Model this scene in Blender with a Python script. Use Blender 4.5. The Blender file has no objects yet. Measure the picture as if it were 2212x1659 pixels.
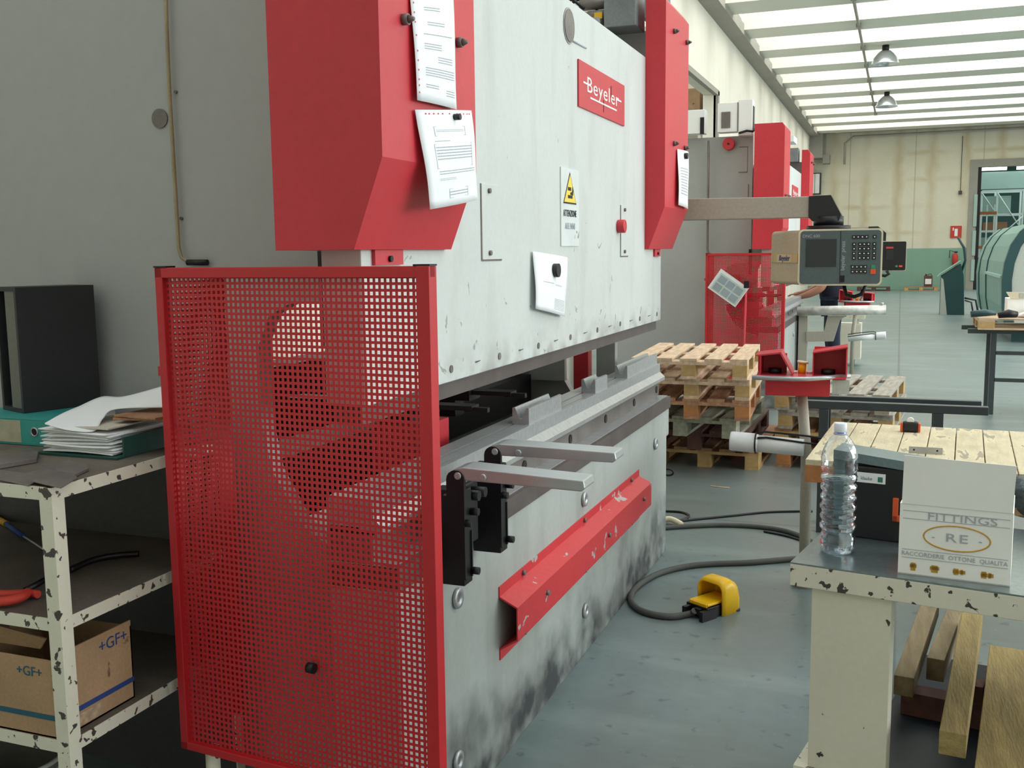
import bpy, bmesh, math, random
from mathutils import Vector, Matrix
random.seed(7)
PI = math.pi
sc = bpy.context.scene
COL = sc.collection

# ------------------------------------------------------------------ camera
W0, H0, FPX, EYE = 2212, 1659, 2200.0, 1.6
CXP, CYP = W0 / 2, H0 / 2
_Y = Vector(((1947 - CXP) / FPX, -(537 - CYP) / FPX, -1)).normalized()
_Z = -Vector(((1314 - CXP) / FPX, -(18000 - CYP) / FPX, -1)).normalized()
_Z = (_Z - _Z.dot(_Y) * _Y).normalized()
_X = _Y.cross(_Z)
RM = Matrix((_X, _Y, _Z))
cam_d = bpy.data.cameras.new('camera')
cam_d.sensor_fit = 'HORIZONTAL'; cam_d.sensor_width = 36
cam_d.lens = FPX / W0 * 36
cam_d.clip_start = 0.05; cam_d.clip_end = 300
cam = bpy.data.objects.new('camera', cam_d); COL.objects.link(cam)
cam.matrix_world = Matrix.Translation((0, 0, EYE)) @ RM.to_4x4()
sc.camera = cam
CAMP = Vector((0, 0, EYE))

def at(x, y, X=None, Y=None, Z=None):
    """the point of the place seen at pixel (x, y) on one given plane"""
    d = RM @ Vector(((x - CXP) / FPX, -(y - CYP) / FPX, -1))
    t = (X / d.x) if X is not None else (Y / d.y) if Y is not None else ((Z - EYE) / d.z)
    return CAMP + t * d

# ------------------------------------------------------------------ world and light
wd = bpy.data.worlds.new('sky'); sc.world = wd; wd.use_nodes = True
bg = wd.node_tree.nodes['Background']
bg.inputs[0].default_value = (0.90, .98, 1.0, 1); bg.inputs[1].default_value = 1.0
def area(name, loc, rot, sx, sy, power, col):
    l = bpy.data.lights.new(name, 'AREA'); l.shape = 'RECTANGLE'; l.size = sx; l.size_y = sy
    l.energy = power; l.color = col
    o = bpy.data.objects.new(name, l); COL.objects.link(o)
    o.location = loc; o.rotation_euler = rot
    return o
area('skylight_daylight', (4.8, 8.6, 7.7), (0, 0, 0), 14, 13, 1150, (0.93, .99, 1.0))
area('window_daylight', (12.6, 9.0, 3.6), (0, PI / 2, 0), 4.0, 15, 1100, (0.93, .99, 1.0))  # area lamp added on the unseen right side to brighten the front faces
area('skylight_daylight_far', (4.0, 29.0, 7.6), (0, 0, 0), 16, 30, 3700, (.99, 1.0, 0.96))
sc.view_settings.view_transform = 'Standard'
sc.view_settings.look = 'None'
sc.view_settings.gamma = 1
sc.view_settings.use_curve_mapping = False
sc.view_settings.exposure = 0.22
sc.cycles.use_denoising = True
sc.cycles.max_bounces = 8
sc.cycles.diffuse_bounces = 4
sc.cycles.transmission_bounces = 8
sc.cycles.sample_clamp_indirect = 4

# ------------------------------------------------------------------ materials
def lin(h):
    v = [int(h[i:i + 2], 16) / 255 for i in (0, 2, 4)]
    return tuple((c / 12.92 if c <= 0.04045 else ((c + 0.055) / 1.055) ** 2.4) for c in v) + (1,)
MATS = {}
def mat(name, col, rough=0.5, metal=0.0, var=0.12, scale=6.0, chip=None, chipcol='3a3632', chipscale=18.0,
        stretch=None, bump=0.0, emit=None, spec=0.5, fine=0.05):
    """painted or raw surface: base colour, broad tone variation, fine grain, optional chipped patches"""
    if name in MATS: return MATS[name]
    m = bpy.data.materials.new(name); m.use_nodes = True
    nt = m.node_tree; N = nt.nodes; L = nt.links
    b = N['Principled BSDF']; b.inputs['Roughness'].default_value = rough
    b.inputs['Metallic'].default_value = metal
    b.inputs['Specular IOR Level'].default_value = spec
    tc = N.new('ShaderNodeTexCoord'); mp = N.new('ShaderNodeMapping')
    L.new(tc.outputs['Object'], mp.inputs[0])
    if stretch: mp.inputs['Scale'].default_value = stretch
    def noise(s, det=4, dist=0):
        n = N.new('ShaderNodeTexNoise'); n.inputs['Scale'].default_value = s; n.inputs['Detail'].default_value = det
        n.inputs['Distortion'].default_value = dist; L.new(mp.outputs[0], n.inputs['Vector']); return n
    base = lin(col)
    n1 = noise(scale, 5)
    r = N.new('ShaderNodeValToRGB'); L.new(n1.outputs[0], r.inputs[0])
    r.color_ramp.elements[0].position = 0.3; r.color_ramp.elements[1].position = 0.7
    r.color_ramp.elements[0].color = tuple(c * (1 - var) for c in base[:3]) + (1,)
    r.color_ramp.elements[1].color = tuple(min(1, c * (1 + var * .6)) for c in base[:3]) + (1,)
    out = r.outputs[0]
    if fine:
        n2 = noise(scale * 22, 2)
        mx = N.new('ShaderNodeMix'); mx.data_type = 'RGBA'; mx.blend_type = 'OVERLAY'
        mx.inputs[0].default_value = fine * 4
        L.new(out, mx.inputs[6]); L.new(n2.outputs[0], mx.inputs[7]); out = mx.outputs[2]
    if chip is not None:
        n3 = noise(chipscale, 7, .3)
        r3 = N.new('ShaderNodeValToRGB'); L.new(n3.outputs[0], r3.inputs[0])
        r3.color_ramp.elements[0].position = chip; r3.color_ramp.elements[1].position = chip + .012
        mx = N.new('ShaderNodeMix'); mx.data_type = 'RGBA'
        L.new(r3.outputs[0], mx.inputs[0]); L.new(out, mx.inputs[6]); mx.inputs[7].default_value = lin(chipcol)
        out = mx.outputs[2]
    L.new(out, b.inputs['Base Color'])
    if bump:
        bp = N.new('ShaderNodeBump'); bp.inputs['Strength'].default_value = bump; bp.inputs['Distance'].default_value = 0.01
        nb = noise(scale * 5, 6); L.new(nb.outputs[0], bp.inputs['Height']); L.new(bp.outputs[0], b.inputs['Normal'])
    if emit:
        b.inputs['Emission Color'].default_value = lin(emit[0]); b.inputs['Emission Strength'].default_value = emit[1]
    m['out'] = 0
    MATS[name] = m
    return m
def col_hook(m):
    """(nodes, links, current colour socket feeding Base Color, principled)"""
    N = m.node_tree.nodes; b = N['Principled BSDF']
    return N, m.node_tree.links, b.inputs['Base Color'].links[0].from_socket, b
def mixin(m, fac, col):
    N, L, cur, b = col_hook(m)
    mx = N.new('ShaderNodeMix'); mx.data_type = 'RGBA'
    L.new(fac, mx.inputs[0]); L.new(cur, mx.inputs[6])
    if isinstance(col, str): mx.inputs[7].default_value = lin(col)
    else: L.new(col, mx.inputs[7])
    L.new(mx.outputs[2], b.inputs['Base Color'])
def nd(m, t, **kw):
    n = m.node_tree.nodes.new(t)
    for k, v in kw.items(): setattr(n, k, v)
    return n
def maprange(m, sock, a, b, c=0., d=1.):
    n = nd(m, 'ShaderNodeMapRange'); n.inputs[1].default_value = a; n.inputs[2].default_value = b
    n.inputs[3].default_value = c; n.inputs[4].default_value = d
    m.node_tree.links.new(sock, n.inputs[0]); return n.outputs[0]
def math_n(m, op, a, b):
    n = nd(m, 'ShaderNodeMath', operation=op); L = m.node_tree.links
    for i, v in enumerate((a, b)):
        if isinstance(v, (int, float)): n.inputs[i].default_value = v
        else: L.new(v, n.inputs[i])
    return n.outputs[0]
def geo(m):
    g = nd(m, 'ShaderNodeNewGeometry'); s = nd(m, 'ShaderNodeSeparateXYZ')
    m.node_tree.links.new(g.outputs['Position'], s.inputs[0]); return g, s
def noise_at(m, scale, det=5, vec=None, dist=0):
    n = nd(m, 'ShaderNodeTexNoise'); n.inputs['Scale'].default_value = scale; n.inputs['Detail'].default_value = det
    n.inputs['Distortion'].default_value = dist
    if vec is not None: m.node_tree.links.new(vec, n.inputs['Vector'])
    return n.outputs[0]

M = {}
M['ram'] = mat('ram_white_paint', 'c9cdca', .55, 0, .05, 2.2, fine=.02)
M['bed'] = mat('bed_grey_paint', 'a9aeaa', .5, 0, .08, 1.8, fine=.02)
M['frame'] = mat('grey_frame_paint', 'a4a6a4', .6, 0, .03, 1.2, fine=.012)
M['red'] = mat('red_paint', 'c62f3a', .45, 0, .07, 2.0, fine=.03)
M['redworn'] = mat('worn_red_paint', 'c83038', .45, 0, .07, 3.0, chip=.635, chipcol='a9aaa8', chipscale=12)
M['redmesh'] = mat('red_mesh_paint', 'bb1e26', .5, 0, .10, 2.0, fine=.02)
M['steel'] = mat('machined_steel', 'b4b6b8', .34, .55, .12, 9, stretch=(1, 6, 6))
M['dsteel'] = mat('dark_oily_steel', '77706c', .45, .3, .25, 7, fine=.08)
M['brown'] = mat('browned_steel_edge', '5f5654', .5, .3, .2, 8)
M['black'] = mat('black_steel', '1b191c', .42, .3, .15, 8)
M['blackplastic'] = mat('black_plastic', '18191b', .45, 0, .1, 8)
M['rubber'] = mat('grey_rubber_cable', '4a4b46', .7, 0, .15, 12)
M['paper'] = mat('white_paper', 'eef0f2', .7, 0, .02, 6, fine=0)
M['sleeve'] = mat('plastic_sleeve', 'd9dcdd', .2, 0, .03, 6, fine=0)
M['ink'] = mat('grey_print', 'a9adb4', .8, 0, .0, 6, fine=0)
M['darkink'] = mat('black_print', '26282c', .8, 0, .0, 6, fine=0)
M['white'] = mat('white_paint', 'e8e8e6', .5, 0, .04, 4, fine=.01)
M['yellow'] = mat('yellow_paint', 'f0bd14', .38, 0, .06, 12, fine=.02)
M['signyellow'] = mat('sign_yellow', 'efd24b', .5, 0, .06, 12, fine=.0)
M['wood'] = mat('pale_pallet_wood', 'd0b396', .75, 0, .28, 7, stretch=(5, .8, 5), bump=.25)
M['wood2'] = mat('brown_pallet_wood', 'a57a5b', .75, 0, .3, 7, stretch=(5, .8, 5), bump=.25)
M['wood3'] = mat('dark_red_pallet_wood', '5e3d36', .75, 0, .3, 7, stretch=(5, .8, 5), bump=.25)
M['wood4'] = mat('grey_green_pallet_wood', '9a9a86', .75, 0, .25, 7, stretch=(5, .8, 5), bump=.25)
M['wood5'] = mat('weathered_grey_wood', 'a39b8f', .8, 0, .28, 7, stretch=(5, .8, 5), bump=.25)
M['block'] = mat('yellow_block_wood', 'b89763', .75, 0, .25, 14, bump=.2)
M['blockor'] = mat('orange_block_wood', 'b07545', .75, 0, .25, 14, bump=.2)
M['creamchip'] = mat('chipped_cream_paint', 'd8d5c2', .5, 0, .06, 3, chip=.60, chipcol='433c36', chipscale=34, fine=.02)
M['cream'] = mat('cream_paint', 'd6d2be', .5, 0, .06, 3, chip=.70, chipcol='3b3530', chipscale=30, fine=.02)
M['sheet'] = mat('scratched_sheet_steel', '8d999b', .28, .75, .18, 3, fine=.06)
M['deckdirt'] = mat('dirty_shelf_steel', '6b6359', .6, .2, .3, 5, fine=.08)
M['teal'] = mat('teal_card', '2f8f88', .55, 0, .12, 6)
M['dkgreen'] = mat('dark_green_card', '14453d', .55, 0, .15, 6)
M['carton'] = mat('brown_carton', 'a98a68', .85, 0, .18, 6, chip=.68, chipcol='6e5138', chipscale=5)
M['wcarton'] = mat('white_carton', 'f2f2ec', .75, 0, .05, 5, fine=.02)
M['navy'] = mat('navy_cloth', '1d2030', .9, 0, .15, 8)
M['jean'] = mat('blue_jean_cloth', '1f2739', .9, 0, .2, 9)
M['skin'] = mat('skin', 'b5806a', .55, 0, .06, 12, fine=.02)
M['hair'] = mat('dark_hair', '1c1512', .7, 0, .2, 40)
M['shoe'] = mat('black_shoe', '15151a', .5, 0, .1, 12)
M['conbeige'] = mat('beige_console_paint', 'a8997c', .55, 0, .05, 5, fine=.06)
M['conrim'] = mat('cream_console_rim', 'd9cfb2', .45, 0, .03, 5)
M['confront'] = mat('grey_green_console_panel', '4d5b5c', .3, 0, .05, 4)
M['screen'] = mat('dark_crt_glass', '262c2e', .18, 0, .1, 3, fine=0)
M['key'] = mat('black_key', '16191b', .4, 0, .05, 8)
M['orange'] = mat('orange_key', 'd8572b', .4, 0, .05, 8)
M['greenkey'] = mat('green_key', '2f8a62', .4, 0, .05, 8)
M['armgrey'] = mat('warm_grey_boom_paint', 'a7a294', .5, 0, .04, 3, fine=.04)
M['pipe'] = mat('yellowed_cable_conduit', '9c8f6b', .5, 0, .2, 9)
M['whitetube'] = mat('white_tube', 'e4e6e6', .35, 0, .04, 4)
M['wrap'] = mat('scuffed_white_roller', 'c9c7bf', .4, .2, .3, 14)
M['darkbox'] = mat('dark_box_lacquer', '2a2b2e', .55, 0, .15, 4)
M['greybox'] = mat('grey_box_lacquer', '6d6d66', .6, 0, .1, 4)
M['mteal'] = mat('sea_green_machine_paint', '6f9890', .4, 0, .08, 2)
M['mdteal'] = mat('dark_teal_machine_paint', '25484a', .4, 0, .08, 3)
M['mgrey'] = mat('light_grey_machine_paint', 'b3b7af', .45, 0, .04, 3)
M['darktrestle'] = mat('black_trestle_steel', '4b5255', .36, .5, .12, 5)
M['manif'] = mat('hydraulic_block_steel', '7d8284', .5, .2, .2, 6)
M['gold'] = mat('gold_print', 'c6932e', .6, 0, .1, 20, fine=0)
M['goldprint'] = mat('brass_fitting_print', 'b88f35', .6, 0, .25, 60, fine=.05)
M['blueink'] = mat('blue_print', '22407c', .7, 0, .1, 8, fine=0)
M['tealink'] = mat('teal_blue_print', '1d5468', .7, 0, .1, 8, fine=0)
M['greenink'] = mat('green_print', '2f7d5d', .7, 0, .0, 8, fine=0)
M['redlabel'] = mat('red_sign_print', 'c0392b', .6, 0, .05, 8, fine=0)
M['beam'] = mat('precast_beam_concrete', 'e3e0d4', .85, 0, .04, 1.5, fine=.02)
M['gutter'] = mat('grey_gutter_beam', '9d998f', .8, 0, .06, 1.5)
M['doorfr'] = mat('grey_concrete_frame', '96948b', .85, 0, .06, 2)
M['dgreenwall'] = mat('dark_green_cladding', '2b4a45', .8, 0, .12, 2)
M['palegreen'] = mat('pale_green_beam', '9fb9b0', .8, 0, .06, 2)
M['rackw'] = mat('white_rack_steel', 'dde9e4', .4, 0, .04, 4)
M['lamp'] = mat('aluminium_reflector', 'c4c8cc', .28, .7, .08, 6)
M['pinkred'] = mat('glossy_red_paint', 'c63a48', .3, 0, .05, 4)

# --- material refinements
def z_of(m): return geo(m)[1].outputs
# ram: flaked paint low on the plate around the working zone
m = M['ram']; g, s = geo(m)
msk = maprange(m, s.outputs[2], 1.72, 1.30)
n = noise_at(m, 16, 8, g.outputs[0], .6)
zone = noise_at(m, 2.3, 2, g.outputs[0])
thr = math_n(m, 'ADD', math_n(m, 'MULTIPLY', msk, .085), math_n(m, 'MULTIPLY', math_n(m, 'SUBTRACT', zone, .5), .18))
f = maprange(m, math_n(m, 'ADD', n, thr), .735, .745)
mixin(m, f, '999d97')
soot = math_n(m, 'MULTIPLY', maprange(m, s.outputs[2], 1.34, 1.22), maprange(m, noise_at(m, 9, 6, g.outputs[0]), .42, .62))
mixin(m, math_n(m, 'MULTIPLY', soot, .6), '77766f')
smear = nd(m, 'ShaderNodeMapping'); smear.inputs['Scale'].default_value = (1, 4.5, .9); m.node_tree.links.new(g.outputs[0], smear.inputs[0])
mixin(m, math_n(m, 'MULTIPLY', maprange(m, noise_at(m, 1.6, 4, smear.outputs[0]), .52, .75), .35), 'a9aaa2')
# bed: black boot scuffs along the foot of the plate, streaks
m = M['bed']; g, s = geo(m)
edge = math_n(m, 'ADD', s.outputs[2], math_n(m, 'MULTIPLY', math_n(m, 'SUBTRACT', noise_at(m, 3.1, 6, g.outputs[0]), .5), .55))
sc1 = math_n(m, 'MULTIPLY', maprange(m, edge, .30, .08), maprange(m, noise_at(m, 7, 5, g.outputs[0]), .25, .6))
mixin(m, math_n(m, 'MULTIPLY', sc1, .92), '26292d')
smear = nd(m, 'ShaderNodeMapping'); smear.inputs['Scale'].default_value = (1, 3.2, .7); m.node_tree.links.new(g.outputs[0], smear.inputs[0])
mixin(m, math_n(m, 'MULTIPLY', maprange(m, noise_at(m, 1.9, 4, smear.outputs[0]), .5, .72), .4), '80817a')

# floor: worn resin, scuffs, dark specks, dust, joints
def floor_mat():
    m = mat('worn_resin_floor', '6f7f7f', .42, 0, .12, .7, fine=.03)
    g, s = geo(m)
    mixin(m, math_n(m, 'MULTIPLY', maprange(m, noise_at(m, 1.3, 6, g.outputs[0], .4), .45, .68), .45), '646864')
    st = nd(m, 'ShaderNodeMapping'); st.inputs['Scale'].default_value = (.6, 3.0, 1); m.node_tree.links.new(g.outputs[0], st.inputs[0])
    mixin(m, math_n(m, 'MULTIPLY', maprange(m, noise_at(m, 1.4, 5, st.outputs[0]), .5, .7), .28), '98a6a4')
    mixin(m, math_n(m, 'MULTIPLY', maprange(m, noise_at(m, 14, 5, g.outputs[0]), .63, .70), .55), '3b4550')
    mixin(m, math_n(m, 'MULTIPLY', maprange(m, noise_at(m, 46, 3, g.outputs[0]), .70, .74), .6), '8f9692')
    near = maprange(m, s.outputs[1], 5.0, 6.0)   # swept, dusty aisle by the pallets
    far = maprange(m, s.outputs[1], 9.0, 12.0)
    band = math_n(m, 'MULTIPLY', near, math_n(m, 'SUBTRACT', 1.0, far))
    mixin(m, math_n(m, 'MULTIPLY', band, .55), '6b6c67')
    j = math_n(m, 'ABSOLUTE', math_n(m, 'SUBTRACT', s.outputs[0], .02), 0)
    mixin(m, math_n(m, 'MULTIPLY', maprange(m, j, .018, .008), .6), '3e4a4a')
    # joints across
    fr = nd(m, 'ShaderNodeMath', operation='PINGPONG'); m.node_tree.links.new(s.outputs[1], fr.inputs[0]); fr.inputs[1].default_value = 3.0
    mixin(m, math_n(m, 'MULTIPLY', maprange(m, fr.outputs[0], .02, .01), .4), '3e4a4a')
    m.node_tree.nodes['Principled BSDF'].inputs['Roughness'].default_value = .36
    return m
M['floor'] = floor_mat()

def concrete_wall(name, coord, step, off, dado):
    m = mat(name, 'd6d1bf', .85, 0, .05, .8, fine=.02)
    g, s = geo(m); c = s.outputs[coord]; z = s.outputs[2]
    a = math_n(m, 'MODULO', math_n(m, 'ADD', c, off), step)
    wob = math_n(m, 'MULTIPLY', math_n(m, 'SUBTRACT', noise_at(m, 1.6, 4, g.outputs[0]), .5), .35)
    d = math_n(m, 'ABSOLUTE', math_n(m, 'SUBTRACT', math_n(m, 'ADD', a, wob), step / 2), 0)
    f1 = maprange(m, d, .26, .02)
    a2 = math_n(m, 'MODULO', math_n(m, 'ADD', z, .35), 1.02)
    d2 = math_n(m, 'ABSOLUTE', math_n(m, 'SUBTRACT', math_n(m, 'ADD', a2, math_n(m, 'MULTIPLY', wob, .5)), .51), 0)
    f2 = math_n(m, 'MULTIPLY', maprange(m, d2, .14, .02), maprange(m, noise_at(m, .35, 2, g.outputs[0]), .42, .58))
    f = math_n(m, 'MAXIMUM', f1, f2)
    f = math_n(m, 'MULTIPLY', f, maprange(m, noise_at(m, .5, 3, g.outputs[0]), .3, .6, .15, .6))
    mixin(m, f, 'b39f72')
    jj = math_n(m, 'ABSOLUTE', math_n(m, 'SUBTRACT', math_n(m, 'MODULO', math_n(m, 'ADD', c, off), step * 2), step), 0)
    mixin(m, math_n(m, 'MULTIPLY', maprange(m, jj, .03, .015), .4), '8c8468')
    if dado:
        mixin(m, math_n(m, 'MULTIPLY', maprange(m, z, 1.62, 1.58), .93), '78a08f')
    return m
M['wallb'] = concrete_wall('rain_stained_concrete_panels', 0, 1.2, 20.0, True)
M['walll'] = mat('cream_concrete_wall', 'e9e4d6', .85, 0, .08, .9, stretch=(1, 1.6, .25), fine=.02)

# see-through materials
def glass(name, col, rough, ior):
    m = bpy.data.materials.new(name); m.use_nodes = True
    nt = m.node_tree; N = nt.nodes; L = nt.links
    b = N['Principled BSDF']; b.inputs['Base Color'].default_value = lin(col)
    b.inputs['Roughness'].default_value = rough; b.inputs['Transmission Weight'].default_value = 1; b.inputs['IOR'].default_value = ior
    tc = N.new('ShaderNodeTexCoord'); n = N.new('ShaderNodeTexNoise'); n.inputs['Scale'].default_value = 26
    L.new(tc.outputs['Object'], n.inputs[0]); bp = N.new('ShaderNodeBump'); bp.inputs['Strength'].default_value = .25
    bp.inputs['Distance'].default_value = .01; L.new(n.outputs[0], bp.inputs['Height']); L.new(bp.outputs[0], b.inputs['Normal'])
    MATS[name] = m; return m
def thin_film(name):
    m = bpy.data.materials.new(name); m.use_nodes = True
    nt = m.node_tree; N = nt.nodes; L = nt.links; N.remove(N['Principled BSDF'])
    tr_ = N.new('ShaderNodeBsdfTransparent'); tr_.inputs[0].default_value = (.93, .95, .96, 1)
    gl_ = N.new('ShaderNodeBsdfGlossy'); gl_.inputs['Roughness'].default_value = .06; gl_.inputs[0].default_value = (.95, .97, 1, 1)
    lw = N.new('ShaderNodeLayerWeight'); lw.inputs[0].default_value = .35
    tc = N.new('ShaderNodeTexCoord'); n = N.new('ShaderNodeTexNoise'); n.inputs['Scale'].default_value = 30
    L.new(tc.outputs['Object'], n.inputs[0]); bp = N.new('ShaderNodeBump'); bp.inputs['Strength'].default_value = .6
    bp.inputs['Distance'].default_value = .012; L.new(n.outputs[0], bp.inputs['Height'])
    L.new(bp.outputs[0], gl_.inputs['Normal']); L.new(bp.outputs[0], lw.inputs['Normal'])
    mx = N.new('ShaderNodeMixShader'); L.new(lw.outputs['Facing'], mx.inputs[0]); L.new(tr_.outputs[0], mx.inputs[1]); L.new(gl_.outputs[0], mx.inputs[2])
    L.new(mx.outputs[0], N['Material Output'].inputs[0]); MATS[name] = m; return m
M['pet'] = thin_film('clear_bottle_plastic')
M['water'] = glass('water', 'eaf4f8', .0, 1.33)

# ------------------------------------------------------------------ mesh helpers
class MB:
    def __init__(s): s.bm = bmesh.new()
    def box(s, a, b, rz=0, piv=None, bev=0):
        x0, x1 = sorted((a[0], b[0])); y0, y1 = sorted((a[1], b[1])); z0, z1 = sorted((a[2], b[2]))
        vs = [s.bm.verts.new((x, y, z)) for z in (z0, z1) for y in (y0, y1) for x in (x0, x1)]
        fs = [s.bm.faces.new([vs[i] for i in f]) for f in ((0, 2, 3, 1), (4, 5, 7, 6), (0, 1, 5, 4), (2, 6, 7, 3), (0, 4, 6, 2), (1, 3, 7, 5))]
        if bev:
            es = set(e for f in fs for e in f.edges)
            r = bmesh.ops.bevel(s.bm, geom=list(es), offset=bev, segments=2, affect='EDGES', profile=.7)
            vs = list(set(v for f in r['faces'] for v in f.verts) | set(v for v in vs if v.is_valid))
        if rz:
            p = Vector(piv) if piv else Vector(((x0 + x1) / 2, (y0 + y1) / 2, (z0 + z1) / 2))
            R = Matrix.Rotation(rz, 4, 'Z')
            for v in vs: v.co = p + R @ (v.co - p)
        return vs
    def prism(s, pts, axis, a, b):
        """pts: outline in the plane across `axis` (x: (y,z), y: (x,z), z: (x,y))"""
        def mk(p, t):
            return {'x': (t, p[0], p[1]), 'y': (p[0], t, p[1]), 'z': (p[0], p[1], t)}[axis]
        A = [s.bm.verts.new(mk(p, a)) for p in pts]; B = [s.bm.verts.new(mk(p, b)) for p in pts]
        fs = [s.bm.faces.new(A), s.bm.faces.new(B[::-1])]
        n = len(pts)
        for i in range(n): fs.append(s.bm.faces.new((A[i], B[i], B[(i + 1) % n], A[(i + 1) % n])))
        return A + B
    def cyl(s, p, q, r, n=20, r2=None):
        p = Vector(p); q = Vector(q); d = (q - p).normalized()
        u = d.orthogonal().normalized(); v = d.cross(u); r2 = r if r2 is None else r2
        A = [s.bm.verts.new(p + r * (math.cos(t) * u + math.sin(t) * v)) for t in [2 * PI * i / n for i in range(n)]]
        B = [s.bm.verts.new(q + r2 * (math.cos(t) * u + math.sin(t) * v)) for t in [2 * PI * i / n for i in range(n)]]
        s.bm.faces.new(A[::-1]); s.bm.faces.new(B)
        for i in range(n):
            f = s.bm.faces.new((A[i], A[(i + 1) % n], B[(i + 1) % n], B[i])); f.smooth = True
        return A + B
    def tube(s, pts, r, n=10, closed=False):
        pts = [Vector(p) for p in pts]; rings = []; u = None
        N_ = len(pts)
        for i, p in enumerate(pts):
            a = pts[i - 1] if (i or closed) else p; b = pts[(i + 1) % N_] if (i < N_ - 1 or closed) else p
            d = (b - a).normalized()
            u = d.orthogonal().normalized() if u is None else (u - u.dot(d) * d).normalized()
            v = d.cross(u); rr = r[i] if isinstance(r, (list, tuple)) else r
            rings.append([s.bm.verts.new(p + rr * (math.cos(2 * PI * k / n) * u + math.sin(2 * PI * k / n) * v)) for k in range(n)])
        m_ = N_ if closed else N_ - 1
        for i in range(m_):
            A, B = rings[i], rings[(i + 1) % N_]
            for k in range(n):
                f = s.bm.faces.new((A[k], A[(k + 1) % n], B[(k + 1) % n], B[k])); f.smooth = True
        if not closed:
            s.bm.faces.new(rings[0][::-1]); s.bm.faces.new(rings[-1])
    def lathe(s, prof, c, n=32, cap=True, warp=None):
        rings = []
        for r, z in prof:
            ring = []
            for k in range(n):
                t = 2 * PI * k / n; rr = r * (warp(t, z) if warp else 1)
                ring.append(s.bm.verts.new((c[0] + rr * math.cos(t), c[1] + rr * math.sin(t), c[2] + z)))
            rings.append(ring)
        for A, B in zip(rings, rings[1:]):
            for k in range(n):
                f = s.bm.faces.new((A[k], A[(k + 1) % n], B[(k + 1) % n], B[k])); f.smooth = True
        if cap: s.bm.faces.new(rings[0][::-1]); s.bm.faces.new(rings[-1])
    def grid(s, fn, nu, nv):
        V = [[s.bm.verts.new(fn(i / nu, j / nv)) for j in range(nv + 1)] for i in range(nu + 1)]
        for i in range(nu):
            for j in range(nv):
                f = s.bm.faces.new((V[i][j], V[i + 1][j], V[i + 1][j + 1], V[i][j + 1])); f.smooth = True
    def xf(s, mtx):
        for v in s.bm.verts: v.co = mtx @ v.co
        return s
    def build(s, name, material, parent=None, bevel=0, solid=0, recalc=True, local=False):
        if recalc: bmesh.ops.recalc_face_normals(s.bm, faces=s.bm.faces[:])
        org = Vector((0, 0, 0))
        if parent is not None and not local:
            r = parent
            while r.parent: r = r.parent
            org = r.location if not r.get('_w') else Vector((0, 0, 0))
        for v in s.bm.verts: v.co -= org
        me = bpy.data.meshes.new(name); s.bm.to_mesh(me); s.bm.free()
        me.materials.append(M[material] if isinstance(material, str) else material)
        o = bpy.data.objects.new(name, me); COL.objects.link(o)
        if parent is not None: o.parent = parent
        if bevel:
            b = o.modifiers.new('bevel', 'BEVEL'); b.width = bevel; b.segments = 2; b.limit_method = 'ANGLE'; b.angle_limit = .6
        if solid:
            b = o.modifiers.new('thickness', 'SOLIDIFY'); b.thickness = solid; b.offset = 0
        return o
def tag(o, label, cat=None, group=None, kind=None):
    if label: o['label'] = label
    if cat: o['category'] = cat
    if group: o['group'] = group
    if kind: o['kind'] = kind
    return o
def thing(name, label, cat, loc, group=None, rz=0):
    o = bpy.data.objects.new(name, None); o.empty_display_size = .1; COL.objects.link(o)
    o.location = loc; o.rotation_euler = (0, 0, rz)
    return tag(o, label, cat, group)
def single(o, label, cat, group=None):
    """a thing that is one mesh: move its origin to its base centre"""
    vs = o.data.vertices
    lo = [min(v.co[i] for v in vs) for i in range(3)]; hi = [max(v.co[i] for v in vs) for i in range(3)]
    c = Vector(((lo[0] + hi[0]) / 2, (lo[1] + hi[1]) / 2, lo[2]))
    for v in vs: v.co -= c
    o.location = c
    return tag(o, label, cat, group)
def struct(o): o['kind'] = 'structure'; return o
def copy_tree(o, parent=None):
    c = o.copy(); COL.objects.link(c); c.parent = parent
    for ch in list(o.children): copy_tree(ch, c)
    return c
FONT = None
def text(name, body, size, material, mtx, parent, depth=.0008, sx=1.0, shear=0, align='CENTER', space=1.0, local=False):
    """flat lettering as a mesh; mtx maps the text plane (x right, y up) into the place"""
    cu = bpy.data.curves.new(name, 'FONT'); cu.body = body; cu.size = size; cu.extrude = depth; cu.align_x = align
    cu.align_y = 'CENTER'; cu.shear = shear; cu.space_character = space; cu.resolution_u = 3
    t = bpy.data.objects.new(name, cu); COL.objects.link(t)
    dg = bpy.context.evaluated_depsgraph_get(); me = bpy.data.meshes.new_from_object(t.evaluated_get(dg))
    bpy.data.objects.remove(t)
    bm = bmesh.new(); bm.from_mesh(me); bpy.data.meshes.remove(me)
    b = MB(); b.bm.free(); b.bm = bm
    for v in bm.verts: v.co.x *= sx
    b.xf(mtx)
    return b.build(name, material, parent, recalc=False, local=local)
def plane_mtx(o, xdir, ydir):
    x = Vector(xdir).normalized(); y = Vector(ydir).normalized(); z = x.cross(y)
    return Matrix(((x.x, y.x, z.x, o[0]), (x.y, y.y, z.y, o[1]), (x.z, y.z, z.z, o[2]), (0, 0, 0, 1)))

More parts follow.
